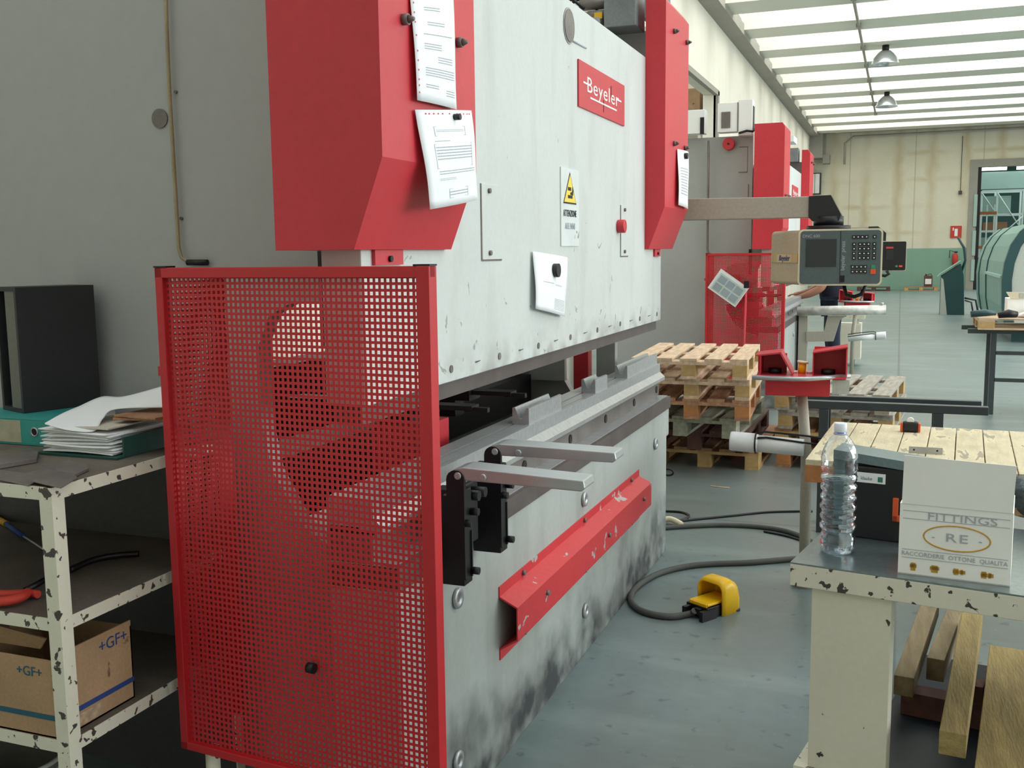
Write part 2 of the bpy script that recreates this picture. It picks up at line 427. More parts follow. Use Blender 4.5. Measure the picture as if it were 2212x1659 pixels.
# ------------------------------------------------------------------ the hall
XL, XR, YN, YF, ZR = -3.5, 13.5, -5.0, 43.0, 6.08
b = MB(); b.box((-7, YN - .3, -.2), (XR + .3, 66, 0)); struct(b.build('floor', 'floor'))
b = MB()                                       # left wall with its opening for a storage bay
b.box((XL - .25, 20.6, 0), (XL, YF, 8.0)); b.box((XL - .25, YN, 4.65), (XL, 20.6, 8.0)); b.box((XL - .25, YN, 0), (XL, 11.6, 4.65))
struct(b.build('wall_left', 'walll'))
b = MB(); b.box((-6.6, 11.6, 0), (-6.4, 22, 5.4)); b.box((-6.4, 21.9, 0), (XL - .25, 22.1, 5.4)); b.box((-6.4, 11.5, 0), (XL - .25, 11.6, 5.4))
struct(b.build('wall_storage_bay', 'walll'))
b = MB(); b.box((XL - .04, 20.6, 0), (XL + .05, 20.75, 4.7)); b.box((XL - .04, 12, 4.62), (XL + .05, 20.75, 4.72)); struct(b.build('trim_1', 'gutter'))
DX0, DX1, DZ = 2.62, 7.2, 4.62
b = MB()
b.box((XL, YF, 0), (DX0 - .28, YF + .3, 8)); b.box((DX0 - .28, YF, DZ + .28), (DX1 + .28, YF + .3, 8)); b.box((DX1 + .28, YF, 0), (XR, YF + .3, 8))
struct(b.build('wall_back', 'wallb'))
b = MB(); b.box((DX0 - .28, YF - .06, 0), (DX0, YF + .3, DZ + .28)); b.box((DX1, YF - .06, 0), (DX1 + .28, YF + .3, DZ + .28)); b.box((DX0, YF - .06, DZ), (DX1, YF + .3, DZ + .28))
dr = struct(b.build('door_1', 'doorfr'))
b = MB(); b.box((DX0, YF + .05, 0), (DX0 + .13, YF + .25, DZ)); b.build('door_rail', 'black', dr)
b = MB()
for z0, z1 in ((.35, 1.15), (1.3, 2.25), (2.4, 3.6)): b.box((DX0 - .1, YF - .1, z0), (DX0 + .02, YF - .06, z1))
b.build('door_leaf_edge', 'palegreen', dr)
# unseen right wall, window band added to admit side light
b = MB(); b.box((XR, YN, 0), (XR + .2, YF, 1.6)); b.box((XR, YN, 5.6), (XR + .2, YF, 8.0)); struct(b.build('wall_right', 'walll'))
b = MB()
for k in range(17): b.box((XR, YN + k * 3, 1.6), (XR + .1, YN + k * 3 + .12, 5.6))
struct(b.build('window_1', 'gutter'))
b = MB(); b.box((-7, YN - .3, 0), (XR, YN, 8.0)); struct(b.build('wall_front', 'walll'))
b = MB(); b.box((-7, YN, 5.2), (XR, -2.4, 5.4)); struct(b.build('ceiling_near', 'walll'))  # unseen closed ceiling, put in to cut the light from behind
# precast roof beams, one by one, with open skylight bays between them
bm_proto = None
for k in range(-8, 9):
    y0 = 21.9 + 2.42 * k
    if bm_proto is None:
        b = MB()
        b.prism([(0, ZR), (.97, ZR), (.95, ZR + .42), (.70, ZR + .6), (.62, ZR + 1.3), (.35, ZR + 1.3), (.27, ZR + .6), (.02, ZR + .42)], 'x', XL + .28, XR)
        bm_proto = b.build('ceiling_beam', 'beam'); o = bm_proto
    else:
        o = bm_proto.copy(); COL.objects.link(o)
    o.location = (0, y0, 0); struct(o)
b = MB(); b.box((XL, 1.2, ZR - .10), (XL + .34, YF, ZR + .12)); b.box((XL, 1.2, ZR + .12), (XL + .1, YF, ZR + .5)); struct(b.build('trim_2', 'gutter'))
b = MB(); b.box((XL + .28, YF - .75, ZR + .35), (XR, YF, ZR + .5)); b.box((XL + .28, YF - .5, ZR + .05), (XR, YF - .1, ZR + .4)); struct(b.build('trim_3', 'gutter'))
b = MB(); b.box((XL, YF - .9, 5.15), (XL + .5, YF, ZR + .1)); b.box((XL + .5, YF - .6, 4.95), (XL + .75, YF, 5.3)); b.box((XL + .5, YF - .5, 5.3), (XL + .6, YF - .4, ZR))
struct(b.build('trim_4', 'doorfr'))
# services
b = MB(); b.tube([(XL + .5, YF - .6, 6.45), (XL + 1.0, YF - .7, 6.12), (XL + 1.4, YF - .7, 6.15), (XR, YF - .7, 6.3)], .055)
single(b.build('white_pipe', 'whitetube'), 'white pipe running along the top of the far wall under the last beam', 'pipe')
b = MB(); b.tube([(-2.2, YF - .3, 4.9), (-2.2, YF - .3, 5.7), (-1.9, YF - .3, 5.95), (XR, YF - .3, 6.0)], .045)
single(b.build('wall_pipe', 'gutter'), 'thin grey pipe bending off the corner bracket and running along the far wall', 'pipe')
b = MB(); b.tube([(-.95, 6, ZR - .04), (-.95, 36.5, ZR - .04)], .03)
for k in range(-5, 7): b.box((-1.0, 21.9 + 2.42 * k + .3, ZR - .07), (-.9, 21.9 + 2.42 * k + .45, ZR))
single(b.build('ceiling_conduit', 'gutter'), 'thin grey cable conduit running under the roof beams away from the camera', 'conduit')
def hanging_lamp(px, py, yy, label):
    c = at(px, py, Y=yy); t = thing('hall_lamp', label, 'lamp', c, 'aluminium bell lamps under the roof')
    b = MB(); b.lathe([(.30, 0), (.29, .03), (.25, .14), (.17, .24), (.10, .30), (.02, .31)], c, 28, cap=False); b.build('reflector', 'lamp', t, solid=.006)
    b = MB(); b.cyl(c + Vector((0, 0, .3)), c + Vector((0, 0, .42)), .075); b.build('ballast', 'black', t)
    b = MB(); b.cyl(c + Vector((0, 0, .42)), (c.x, c.y, ZR), .012, 6); b.build('hanger', 'black', t)
    b = MB(); b.lathe([(.02, .22), (.06, .16), (.06, .06), (.02, .02)], c, 16); b.build('bulb', 'white', t)
hanging_lamp(1912, 140, 24.8, 'nearer and larger of the two bell lamps under the roof beams')
hanging_lamp(1915, 231, 32.05, 'farther and smaller of the two bell lamps under the roof beams')
b = MB(); b.cyl((2.03, YF - .05, 3.75), (2.03, YF - .05, 5.8), .012, 6); b.box((1.97, YF - .09, 3.62), (2.09, YF - .01, 3.76))
single(b.build('drop_cable', 'rubber'), 'thin cable hanging down the far wall left of the doorway ending in a small box', 'cable')
# fire sign and extinguisher
c = at(2065, 501, Y=YF - .03)
t = thing('fire_sign', 'small red and white extinguisher sign on the far wall left of the doorway', 'sign', c)
b = MB(); b.box(c + Vector((-.2, 0, -.23)), c + Vector((.2, .02, .23))); b.build('sign_plate', 'redlabel', t)
b = MB(); b.box(c + Vector((-.05, -.01, -.16)), c + Vector((.06, 0, .12))); b.box(c + Vector((-.12, -.01, .05)), c + Vector((-.08, 0, .16))); b.build('sign_symbol', 'white', t)
c = at(2063, 560, Y=YF - .14)
t = thing('fire_extinguisher', 'red fire extinguisher hanging on the far wall below its sign', 'extinguisher', c)
b = MB(); b.lathe([(.04, -.28), (.10, -.27), (.10, .14), (.05, .22), (.03, .24)], c, 16); b.build('cylinder', 'redlabel', t)
b = MB(); b.box(c + Vector((-.03, -.03, .24)), c + Vector((.08, .03, .30))); b.tube([c + Vector((0, 0, .27)), c + Vector((-.2, 0, .34)), c + Vector((-.2, 0, .05))], .015, 6); b.build('valve_and_hose', 'black', t)
# wall cabinet high on the far wall
c = at(1761, 397, Y=YF - .15)
t = thing('wall_cabinet', 'white cabinet with dark edges high in the left corner of the far wall', 'cabinet', c)
b = MB(); b.box(c + Vector((-.22, -.1, -.42)), c + Vector((.22, .15, .42))); b.build('cabinet_body', 'darkbox', t)
b = MB(); b.box(c + Vector((-.2, -.12, -.38)), c + Vector((-.02, -.1, .38))); b.build('door', 'white', t)
b = MB(); b.box(c + Vector((0, -.12, -.38)), c + Vector((.17, -.1, .38))); b.build('door', 'white', t)

# ------------------------------------------------------------------ the hall beyond the doorway
b = MB(); b.box((-2, 64, 0), (14, 64.3, 9)); struct(b.build('wall_beyond', 'dgreenwall'))
b = MB(); b.box((-1, YF + .3, 7), (14, 64, 7.2)); b.box((1.0, YF + .3, 0), (1.2, 64, 7)); struct(b.build('ceiling_beyond', 'dgreenwall'))
b = MB(); b.box((1.2, 52, 4.25), (13, 52.5, 5.02)); struct(b.build('trim_5', 'palegreen'))
area('beyond_daylight', (7, 53, 6.8), (0, 0, 0), 10, 16, 900, (.85, 1, .97))
gl = mat('skylight_strip_glow', 'ffffff', .5, emit=('ffffff', 2.2))
for x0, x1 in ((3.2, 4.35), (4.75, 7.2)):
    b = MB(); b.box((x0, 51.9, 5.08), (x1, 52.0, 5.32)); o = b.build('skylight_strip', gl); struct(o); o.name = 'window_%d' % (2 if x0 < 4 else 3)
t = thing('storage_rack', 'tall white steel rack with cross bracing seen through the doorway', 'rack', (4.0, 49, 0))
ux = (3.15, 3.75, 4.75)
for x in ux:
    for y in (48.5, 49.6):
        b = MB(); b.box((x - .04, y - .04, 0), (x + .04, y + .04, 4.0)); b.build('upright', 'rackw', t)
for z in (1.0, 2.25, 2.95, 3.95):
    for y in (48.5, 49.6):
        b = MB(); b.box((3.15, y - .03, z), (4.75, y + .03, z + .08)); b.build('rack_beam', 'rackw', t)
for (x0, z0, x1, z1) in ((3.15, 3.9, 3.75, 3.0), (3.75, 3.9, 4.75, 2.3), (4.75, 2.9, 3.75, 1.9), (3.75, 1.2, 4.75, 2.0)):
    b = MB(); b.tube([(x0, 48.45, z0), (x1, 48.45, z1)], .025, 6); b.build('brace', 'rackw', t)
for i, (x0, x1, z, h) in enumerate(((3.2, 4.3, 3.03, .75), (3.2, 4.35, 1.08, .95), (3.25, 4.2, 2.33, .35))):
    b = MB(); b.box((x0, 48.7, z), (x1, 49.4, z + h))
    single(b.build('crate', ('palegreen', 'palegreen', 'wood2')[i]), ('pale green slatted crate on the top level of the rack beyond the doorway',
        'pale green slatted crate on the middle level of the rack beyond the doorway', 'brown load between the two crates on the rack beyond the doorway')[i], 'crate')
t = thing('pallet_rack', 'narrow steel rack with orange beams just inside the left of the doorway', 'rack', (3.0, 45.2, 0))
for x in (2.86, 3.15, 3.42):
    b = MB(); b.box((x - .025, 45.2, 0), (x + .025, 45.25, 3.3)); b.build('upright', 'rackw', t)
for z in (1.55, 2.9):
    b = MB(); b.box((2.84, 45.14, z), (3.5, 45.2, z + .12)); b.build('rack_beam', 'blockor', t)
for z in (.45, .9):
    b = MB(); b.box((2.9, 45.15, z), (3.2, 45.5, z + .3)); b.build('shelf_load', 'wood3', t)
b = MB(); b.box((2.75, 44.2, 0), (2.95, 44.5, .62)); single(b.build('white_bin', 'whitetube'), 'small bright white bin standing in the doorway', 'bin')

# ------------------------------------------------------------------ press brake
def line_quads(b, x0, x1, z0, z1, rows, mk, t=.0006, gap=.35, rnd=None):
    """printed rows: thin bars in a (u, v) panel, mk maps (u, v, w) to a point"""
    rnd = rnd or random
    for i in range(rows):
        v = z1 - (z1 - z0) * (i + .5) / rows; h = (z1 - z0) / rows * (1 - gap) * .5
        u = x0
        while u < x1 - .004:
            w = min(x1 - u, rnd.uniform(.008, .03)); p = [mk(u, v - h / 2), mk(u + w, v - h / 2), mk(u + w, v + h / 2), mk(u, v + h / 2)]
            b.bm.faces.new([b.bm.verts.new(q) for q in p]); u += w + rnd.uniform(.002, .006)

def press_brake(oy, first):
    """first: the machine in front; otherwise the identical type farther down the hall"""
    def P(x, y, z): return Vector((x, y + oy, z))
    lab = ('large red and white press brake in the foreground, filling the left half of the photo' if first else
           'second red and grey press brake farther down the hall, behind the pallets')
    t = thing('press_brake', lab, 'press brake', P(-2.0, 3.8, 0), 'press brakes along the left wall')
    def B(a, c, name, m, parent=t, bevel=0, label=None):
        b = MB(); b.box(P(*a), P(*c)); o = b.build(name, m, parent, bevel=bevel)
        if label: o['label'] = label
        return o
    # side frames with the C-shaped throat
    out = [(-3.1, 0), (-1.34, 0), (-1.34, .70), (-1.50, .74), (-1.62, .82), (-1.71, .97), (-1.74, 1.12), (-1.74, 1.34), (-1.70, 1.43), (-1.62, 1.47), (-1.46, 1.47), (-1.46, 2.77), (-3.1, 2.77)]
    near = None
    for k, (a, c) in enumerate(((2.50, 2.56), (5.20, 5.26))):
        o2 = out if k == 0 else [(x, z if z < 2.7 else 2.69) if x < -1.4 or z < 1 else (x, z) for x, z in out]
        b = MB(); b.prism(o2, 'y', a + oy, c + oy)
        o = b.build('side_frame', 'frame', t)
        if k == 0: near = o
    B((-2.95, 2.56, .3), (-2.75, 5.2, 1.08), 'rear_panel', 'black')
    B((-1.95, 2.56, 2.0), (-1.40, 5.2, 2.45), 'cross_beam', 'frame')
    # ram
    ram = B((-1.31, 2.154, 1.235), (-1.20, 5.412, 2.543), 'ram', 'ram', bevel=.003)
    B((-1.295, 2.17, 1.185), (-1.222, 5.40, 1.235), 'clamping_bar', 'brown', ram)
    if first:
        c = at(1228, 56, X=-1.2)
        b = MB(); b.cyl((-1.197, c.y, c.z), (-1.1985, c.y, c.z), .066, 28); b.build('lifting_hole_rim', 'frame', ram)
        b = MB(); b.cyl((-1.194, c.y, c.z), (-1.197, c.y, c.z), .060, 28); b.build('lifting_hole', 'dsteel', ram)
        a = at(1236, 88, X=-1.199); c2 = at(1266, 104, X=-1.199)
        b = MB(); b.tube([a, c2], .004, 6); b.build('scratch_mark', 'ink', ram)
    # red lettered plate on the ram
    y0, y1 = 3.905, 4.61
    lp = B((-1.2, y0, 2.165), (-1.193, y1, 2.345), 'name_plate', 'red', ram, bevel=.002)
    mt = lambda y, z: plane_mtx(P(-1.1925, y, z), (0, 1, 0), (0, 0, 1))
    text('plate_lettering', 'Beyeler', .085, 'white', mt(4.255, 2.262), lp, sx=1.75, space=1.1)
    b = MB(); b.box(P(-1.1925, 3.96, 2.262), P(-1.1915, 4.045, 2.269)); b.box(P(-1.1925, 4.055, 2.214), P(-1.1915, 4.465, 2.221)); b.box(P(-1.1925, 4.475, 2.262), P(-1.1915, 4.545, 2.269))
    b.build('plate_lines', 'white', lp)
    b = MB(); b.box(P(-1.1925, 4.255, 2.185), P(-1.1915, 4.259, 2.235)); b.box(P(-1.1925, 4.375, 2.26), P(-1.1915, 4.379, 2.31)); b.build('plate_fine_lines', 'darkink', lp)
    # hatches
    for (a, c, z0, z1) in ((2.903, 3.07, 1.582, 1.812), (4.562, 4.70, 1.582, 1.812)):
        h = B((-1.2, a, z0), (-1.1955, c, z1), 'hatch_plate', 'ram', ram, bevel=.001)
        b = MB(); b.box(P(-1.2, a - .004, z0 - .004), P(-1.1985, a, z1)); b.box(P(-1.2, a, z0 - .005), P(-1.1985, c, z0)); b.build('hatch_seam', 'dsteel', ram)
        for z in (z0 + .02, z1 - .02):
            b = MB(); b.cyl(P(-1.1955, a + .055, z), P(-1.188, a + .055, z), .008, 10); b.build('hatch_screw', 'dsteel', ram)
    b = MB(); b.cyl(P(-1.2, 4.52, 1.715), P(-1.165, 4.52, 1.715), .03, 20); b.build('stop_button', 'red', ram, bevel=.004)
    # socket holes along the lower ram edge
    for i in range(15):
        y = 2.66 + i * .19
        b = MB(); b.cyl(P(-1.1985, y, 1.272 + .002 * (i % 2)), P(-1.1975, y, 1.272), .0115, 12); b.build('socket_hole', 'dsteel', ram)
    # red cylinder covers
    prof = [(-1.199, 1.613), (-1.18, 1.613), (-1.10, 1.82), (-1.10, 2.80), (-1.125, 2.835), (-1.199, 2.835)]
    for k, (a, c) in enumerate(((2.086, 2.633), (5.037, 5.606))):
        b = MB()
        if k == 0:
            b.prism([(-1.392, 1.613), (-1.18, 1.613), (-1.10, 1.82), (-1.10, 2.80), (-1.125, 2.835), (-1.392, 2.835)], 'y', a + oy, a + .064 + oy)
            b.prism(prof, 'y', a + .064 + oy, c + oy)
            b.box(P(-1.392, 2.15, 1.613), P(-1.385, 2.49, 2.835))
        else:
            b.prism(prof, 'y', a + oy, 5.42 + oy)
            b.prism([(-1.18, 1.613), (-1.10, 1.82), (-1.10, 2.80), (-1.125, 2.835), (-1.215, 2.835), (-1.215, 1.613)], 'y', 5.42 + oy, c + oy)
        cov = b.build('cylinder_cover', 'red', t)
        zs = [(.12, 2.141), (.433, 2.146)] if k == 0 else [(.18, 2.69), (.497, 2.693), (.20, 2.143), (.474, 2.145)]
        for dy, z in zs:
            b = MB(); b.cyl(P(-1.10, a + dy, z), P(-1.085, a + dy, z), .013, 12); b.cyl(P(-1.085, a + dy, z), P(-1.070, a + dy, z), .010, 12, .004); b.build('dome_nut', 'dsteel', cov)
        ty = (a + .12, a + .27) if k == 0 else (a + .19, a + .32)
        tb = B((-1.2, ty[0], 1.575), (-1.19, ty[1], 1.613), 'cover_tab', 'red')
        b = MB(); b.cyl(P(-1.19, sum(ty) / 2, 1.59), P(-1.183, sum(ty) / 2, 1.59), .008, 10); b.build('tab_bolt', 'black', tb)
    # top of the machine: hydraulics
    mb = B((-1.36, 4.75, 2.55), (-1.235, 5.02, 2.82), 'valve_block', 'manif', bevel=.004) if False else B((-1.40, 5.0, 2.69), (-1.24, 5.19, 2.86), 'valve_block', 'manif', bevel=.004)
    b = MB(); b.cyl(P(-1.50, 5.08, 2.76), P(-1.40, 5.08, 2.76), .035, 16); b.cyl(P(-1.55, 5.1, 2.83), P(-1.40, 5.1, 2.83), .028, 16); b.build('valve', 'dsteel', mb)
    b = MB(); b.box(P(-1.46, 5.04, 2.745), P(-1.42, 5.045, 2.775)); b.build('valve_label', 'yellow', mb)
    b = MB(); b.tube([P(-1.60, 5.1, 2.70), P(-1.62, 5.1, 2.80), P(-1.58, 5.1, 2.86), P(-1.5, 5.1, 2.86), P(-1.46, 5.1, 2.80)], .009, 8); b.tube([P(-1.66, 5.0, 2.72), P(-1.64, 5.0, 2.82), P(-1.56, 5.0, 2.84), P(-1.5, 5.0, 2.79)], .008, 8); b.build('hydraulic_hose', 'black', mb)
    B((-1.62, 4.98, 2.60), (-1.42, 5.19, 2.74), 'oil_tray', 'frame')
    B((-1.62, 5.20, 2.545), (-1.215, 5.26, 2.70), 'head_plate', 'frame')
    if first:
        cab = B((-2.0, 5.45, 2.88), (-1.33, 5.75, 3.3), 'top_cabinet', 'white')
        B((-1.50, 5.44, 2.88), (-1.49, 5.45, 3.3), 'cabinet_seam', 'dsteel', cab)
        B((-1.32, 5.45, 2.82), (-1.22, 5.7, 3.2), 'cabinet_shadow_box', 'manif')  # darker grey box, part of the top cabinet
    else:
        B((-1.32, 4.2, 2.86), (-1.22, 4.6, 2.93), 'top_cabinet', 'white')
    # bed
    bed = B((-1.33, 2.17, 0), (-1.135, 5.28, .772), 'bed', 'bed', bevel=.002)
    B((-1.33, 2.17, .772), (-1.128, 5.345, .833), 'bed_edge_strip', 'brown', bed)
    B((-1.33, 5.28, .62), (-1.135, 5.345, .772), 'bed_end_plate', 'bed', bed, bevel=.01)
    B((-1.33, 2.17, .833), (-1.145, 5.34, .836), 'bed_ledge', 'steel', bed)
    B((-1.33, 2.17, .836), (-1.20, 5.38, .912), 'die_holder', 'dsteel', bed)
    B((-1.33, 2.17, .912), (-1.235, 5.38, .928), 'holder_slot', 'black', bed)
    b = MB(); b.prism([(-1.33, .926), (-1.172, .914), (-1.172, .930), (-1.198, .955), (-1.198, 1.0), (-1.218, 1.0), (-1.218, .996), (-1.222, .996), (-1.222, 1.0), (-1.26, 1.0), (-1.26, .993), (-1.268, .993), (-1.268, 1.0), (-1.33, 1.0)], 'y', 2.17 + oy, 5.40 + oy)
    b.build('die_rail', 'steel', bed)
    for yy in (3.26, 3.79, 4.31, 4.83, 5.32):
        b = MB(); b.cyl(P(-1.2, yy, .868), P(-1.1965, yy, .868), .019, 16); b.build('clamp_hole', 'black', bed)
    for (yy, zz) in ((2.519, .643), (3.753, .639), (3.76, .183), (5.0, .635), (2.50, .17)):
        b = MB(); b.lathe([(.012, 0), (.026, 0), (.030, .006), (.028, .012), (.016, .012), (.012, .004)], (0, 0, 0), 20, cap=False)
        b.xf(Matrix.Translation(P(-1.135, yy, zz)) @ Matrix.Rotation(PI / 2, 4, 'Y')); b.build('socket_ring', 'steel', bed)
        b = MB(); b.cyl(P(-1.135, yy, zz), P(-1.128, yy, zz), .013, 12); b.build('socket_plug', 'dsteel', bed)
    # red bumper channel
    th = .004
    pr_ = [(-1.135, .572), (-1.131, .572), (-1.131, .541), (-1.072, .512), (-1.072, .405), (-1.131, .368), (-1.131, .335), (-1.135, .335),
           (-1.135, .372), (-1.076, .409), (-1.076, .508), (-1.135, .537)]
    if first:
        b = MB(); b.prism(pr_, 'y', 2.84 + oy, 4.66 + oy); bmp = b.build('bumper_channel', 'redworn', bed)
        for yy, zz, xx in ((3.05, .555, -1.131), (3.75, .555, -1.131), (4.5, .555, -1.131), (3.05, .352, -1.131), (3.75, .352, -1.131), (4.5, .352, -1.131), (3.12, .47, -1.072), (3.9, .46, -1.072), (4.5, .47, -1.072)):
            b = MB(); b.cyl(P(xx, yy, zz), P(xx + .010, yy, zz), .009, 10); b.build('bumper_bolt', 'dsteel', bmp)
    # back gauge and interior
    B((-2.05, 2.6, .78), (-1.85, 5.15, .95), 'gauge_beam', 'black')
    for yy in (2.95, 3.3):
        b = MB(); b.box(P(-1.95, yy, 1.08), P(-1.42, yy + .1, 1.12)); b.box(P(-1.45, yy + .02, 1.10), P(-1.27, yy + .08, 1.115)); b.box(P(-1.30, yy + .03, 1.095), P(-1.22, yy + .05, 1.11)); b.box(P(-1.60, yy + .01, 1.02), P(-1.48, yy + .09, 1.08))
        b.build('gauge_finger', 'black', t)
    B((-1.60, 2.92, .90), (-1.42, 3.12, 1.05), 'gauge_carriage', 'red')
    B((-2.0, 4.05, .7), (-1.97, 5.2, 1.3), 'rear_plate', 'frame')
    B((-1.86, 5.15, .92), (-1.66, 5.19, 1.12), 'far_panel', 'frame')
    b = MB(); b.prism([(-1.60, .80), (-1.52, .86), (-1.52, 1.2), (-1.60, 1.2)], 'y', 5.12 + oy, 5.19 + oy); b.build('far_guard', 'red', t)
    B((-1.48, 5.14, .95), (-1.38, 5.19, 1.2), 'far_bracket', 'bed')
    B((-1.33, 5.30, .2), (-1.15, 5.42, .62), 'foot_box', 'bed') if False else None
    # hardware on the near side frame
    if first:
        p0 = [at(x, y, Y=2.485) for x, y in ((357, -60), (360, 60), (366, 200), (372, 300), (380, 430), (386, 535), (392, 556), (405, 565), (428, 568))]
        b = MB(); b.tube(p0, .0055, 8); b.build('side_conduit', 'pipe', t)
        a = at(405, 567, Y=2.485); c = at(448, 567, Y=2.485); b = MB(); b.cyl(a, c, .009, 12); b.build('conduit_sleeve', 'black', t)
        for px, py in ((381, 199), (393, 472)):
            c = at(px, py, Y=2.50); b = MB(); b.cyl(c + Vector((0, -.006, 0)), c, .005, 8); b.build('conduit_clip', 'dsteel', t)
        c = at(346, 256, Y=2.50); b = MB(); b.cyl(c + Vector((0, -.004, 0)), c, .028, 28); b.build('frame_plug', 'dsteel', t)
        c = at(705, 1343, Y=2.5); 
    else:
        p0 = [Vector((-1.90, 10.79, z)) for z in (2.73, 2.2, 1.62)] + [Vector((-1.89, 10.79, 1.58)), Vector((-1.85, 10.79, 1.56)), Vector((-1.74, 10.79, 1.555))]
        b = MB(); b.tube(p0, .012, 8); b.build('side_conduit', 'dsteel', t)
        b = MB(); b.cyl((-1.70, 10.80, 2.69), (-1.70, 10.865, 2.69), .062, 28); b.build('adjusting_wheel', 'red', t, bevel=.006)
        b = MB(); b.cyl((-1.70, 10.79, 2.69), (-1.70, 10.81, 2.69), .010, 12); b.build('wheel_hub', 'black', t)
        b = MB()
        for a, c in (((-1.60, 2.66), (-1.51, 2.655)), ((-1.515, 2.40), (-1.51, 2.655)), ((-1.60, 2.40), (-1.51, 2.405))): b.box((a[0], 10.862, min(a[1], c[1]) - .003), (c[0], 10.866, max(a[1], c[1]) + .003))
        b.box((-1.503, 10.86, 2.10), (-1.495, 10.866, 2.28)); b.build('hatch_outline', 'dsteel', t)
        # equipment boxes on top
        c1 = B((-1.80, 2.35, 2.80), (-1.595, 2.5, 3.09), 'equipment_box', 'white', bevel=.004)
        B((-1.76, 2.34, 2.84), (-1.67, 2.35, 3.0), 'box_window', 'dsteel', c1, bevel=.0)
        B((-1.60, 2.345, 2.80), (-1.592, 2.352, 3.09), 'box_seam', 'dsteel', c1)
        c1 = B((-1.59, 2.35, 2.76), (-1.45, 2.5, 3.11), 'equipment_box', 'white', bevel=.004)
        B((-1.449, 2.38, 2.82), (-1.445, 2.48, 3.05), 'box_side_opening', 'black', c1)
        c1 = B((-2.3, 2.35, 2.80), (-1.93, 2.5, 3.04), 'equipment_box', 'white', bevel=.004)
        B((-1.975, 2.34, 2.79), (-1.935, 2.35, 2.96), 'box_window', 'black', c1)
        b = MB(); b.tube([P(-1.58, 2.33, 2.78), P(-1.5, 2.33, 2.80), P(-1.44, 2.33, 2.79), P(-1.40, 2.4, 2.86), P(-1.36, 2.5, 2.84)], .012, 8); b.build('loose_cable', 'black', t)
    B((-1.47, 2.4, 1.35), (-1.445, 2.49, 1.613), 'guide_strip', 'black')  # black strip stands for the shaded gap between side frame and ram
    return t
pb1 = press_brake(0, True)
pb2 = press_brake(8.365, False)

# V dies standing on the rail: three separate pieces
def vdie(y0, y1, label):
    b = MB()
    b.prism([(-1.268, 1.0), (-1.206, 1.0), (-1.206, 1.058), (-1.214, 1.060), (-1.232, 1.020), (-1.242, 1.020), (-1.258, 1.060), (-1.268, 1.058)], 'y', y0, y1)
    single(b.build('bending_die', 'steel'), label, 'die', 'V dies on the rail')
vdie(3.33, 3.70, 'nearest short V-shaped steel die standing on the rail above the silver arms')
vdie(4.17, 4.36, 'tiny V-shaped steel die in the middle of the rail, farther from the arms')
vdie(4.72, 5.36, 'longest V-shaped steel die at the far end of the rail by the pallets')

# ------------------------------------------------------------------ perforated safety fences
def mesh_panel(nx, nz, px, pz, hole, x0, z0):
    b = MB(); xs = [x0]; zs = [z0]
    mx = (px - hole) / 2; mz = (pz - hole) / 2
    for i in range(nx): xs += [x0 + i * px + mx, x0 + i * px + mx + hole]
    xs.append(x0 + nx * px)
    for i in range(nz): zs += [z0 + i * pz + mz, z0 + i * pz + mz + hole]
    zs.append(z0 + nz * pz)
    V = [[b.bm.verts.new((x, 0, z)) for z in zs] for x in xs]
    for i in range(len(xs) - 1):
        for j in range(len(zs) - 1):
            if i % 2 and j % 2: continue
            b.bm.faces.new((V[i][j], V[i + 1][j], V[i + 1][j + 1], V[i][j + 1]))
    return b
def fence(loc, rz, label, group):
    t = thing('safety_fence', label, 'fence', loc, group, rz)
    Wd, z0, z1 = .80, .30, 1.575
    b = MB()
    b.box((0, -.012, z1 - .026), (Wd, .012, z1)); b.box((0, -.012, z0), (Wd, .012, z0 + .022))
    b.box((0, -.012, z0), (.024, .012, z1)); b.box((Wd - .034, -.016, z0), (Wd, .018, z1))
    b.build('frame', 'redmesh', t, bevel=.002, local=True)
    nx, nz = 50, 83
    b = mesh_panel(nx, nz, (Wd - .058) / nx, (z1 - z0 - .046) / nz, .0082, .024, z0 + .022)
    b.build('perforated_panel', 'redmesh', t, solid=.0012, local=True, recalc=False)
    b = mesh_panel(13, 83, .0149, (z1 - z0 - .046) / nz, .0068, 0, z0 + .022)
    b.xf(Matrix.Translation((.02, .02, 0)) @ Matrix.Rotation(PI / 2 - .06, 4, 'Z'))
    b.build('return_panel', 'redmesh', t, solid=.0012, local=True, recalc=False)
    for x in (.01, Wd - .03):
        b = MB(); b.box((x - .012, -.013, z1), (x + .03, .02, z1 + .004)); b.build('end_cap', 'black', t, local=True)
    for x in (.05, Wd - .06):
        b = MB(); b.cyl((x + .02, .03, 0), (x + .02, .03, z0), .019, 16); b.build('leg', 'cream', t, local=True)
    b = MB(); b.box((-.012, -.006, 1.30), (.0, .012, 1.325)); b.build('latch', 'redmesh', t, local=True)
    b = MB(); b.tube([(.43, -.012, .60), (.45, -.012, .60)], .013, 12); b.build('plug', 'black', t, local=True)
    return t
f1 = fence((-1.752, 2.10, 0), math.atan2(-.07, .79), 'tall red perforated safety fence at the near end of the foreground press brake', 'perforated safety fences')
f2 = copy_tree(f1); f2.location = (-1.852, 10.44, 0)
f2['label'] = 'distant red perforated safety fence behind the pallets with a tilted notice on it'

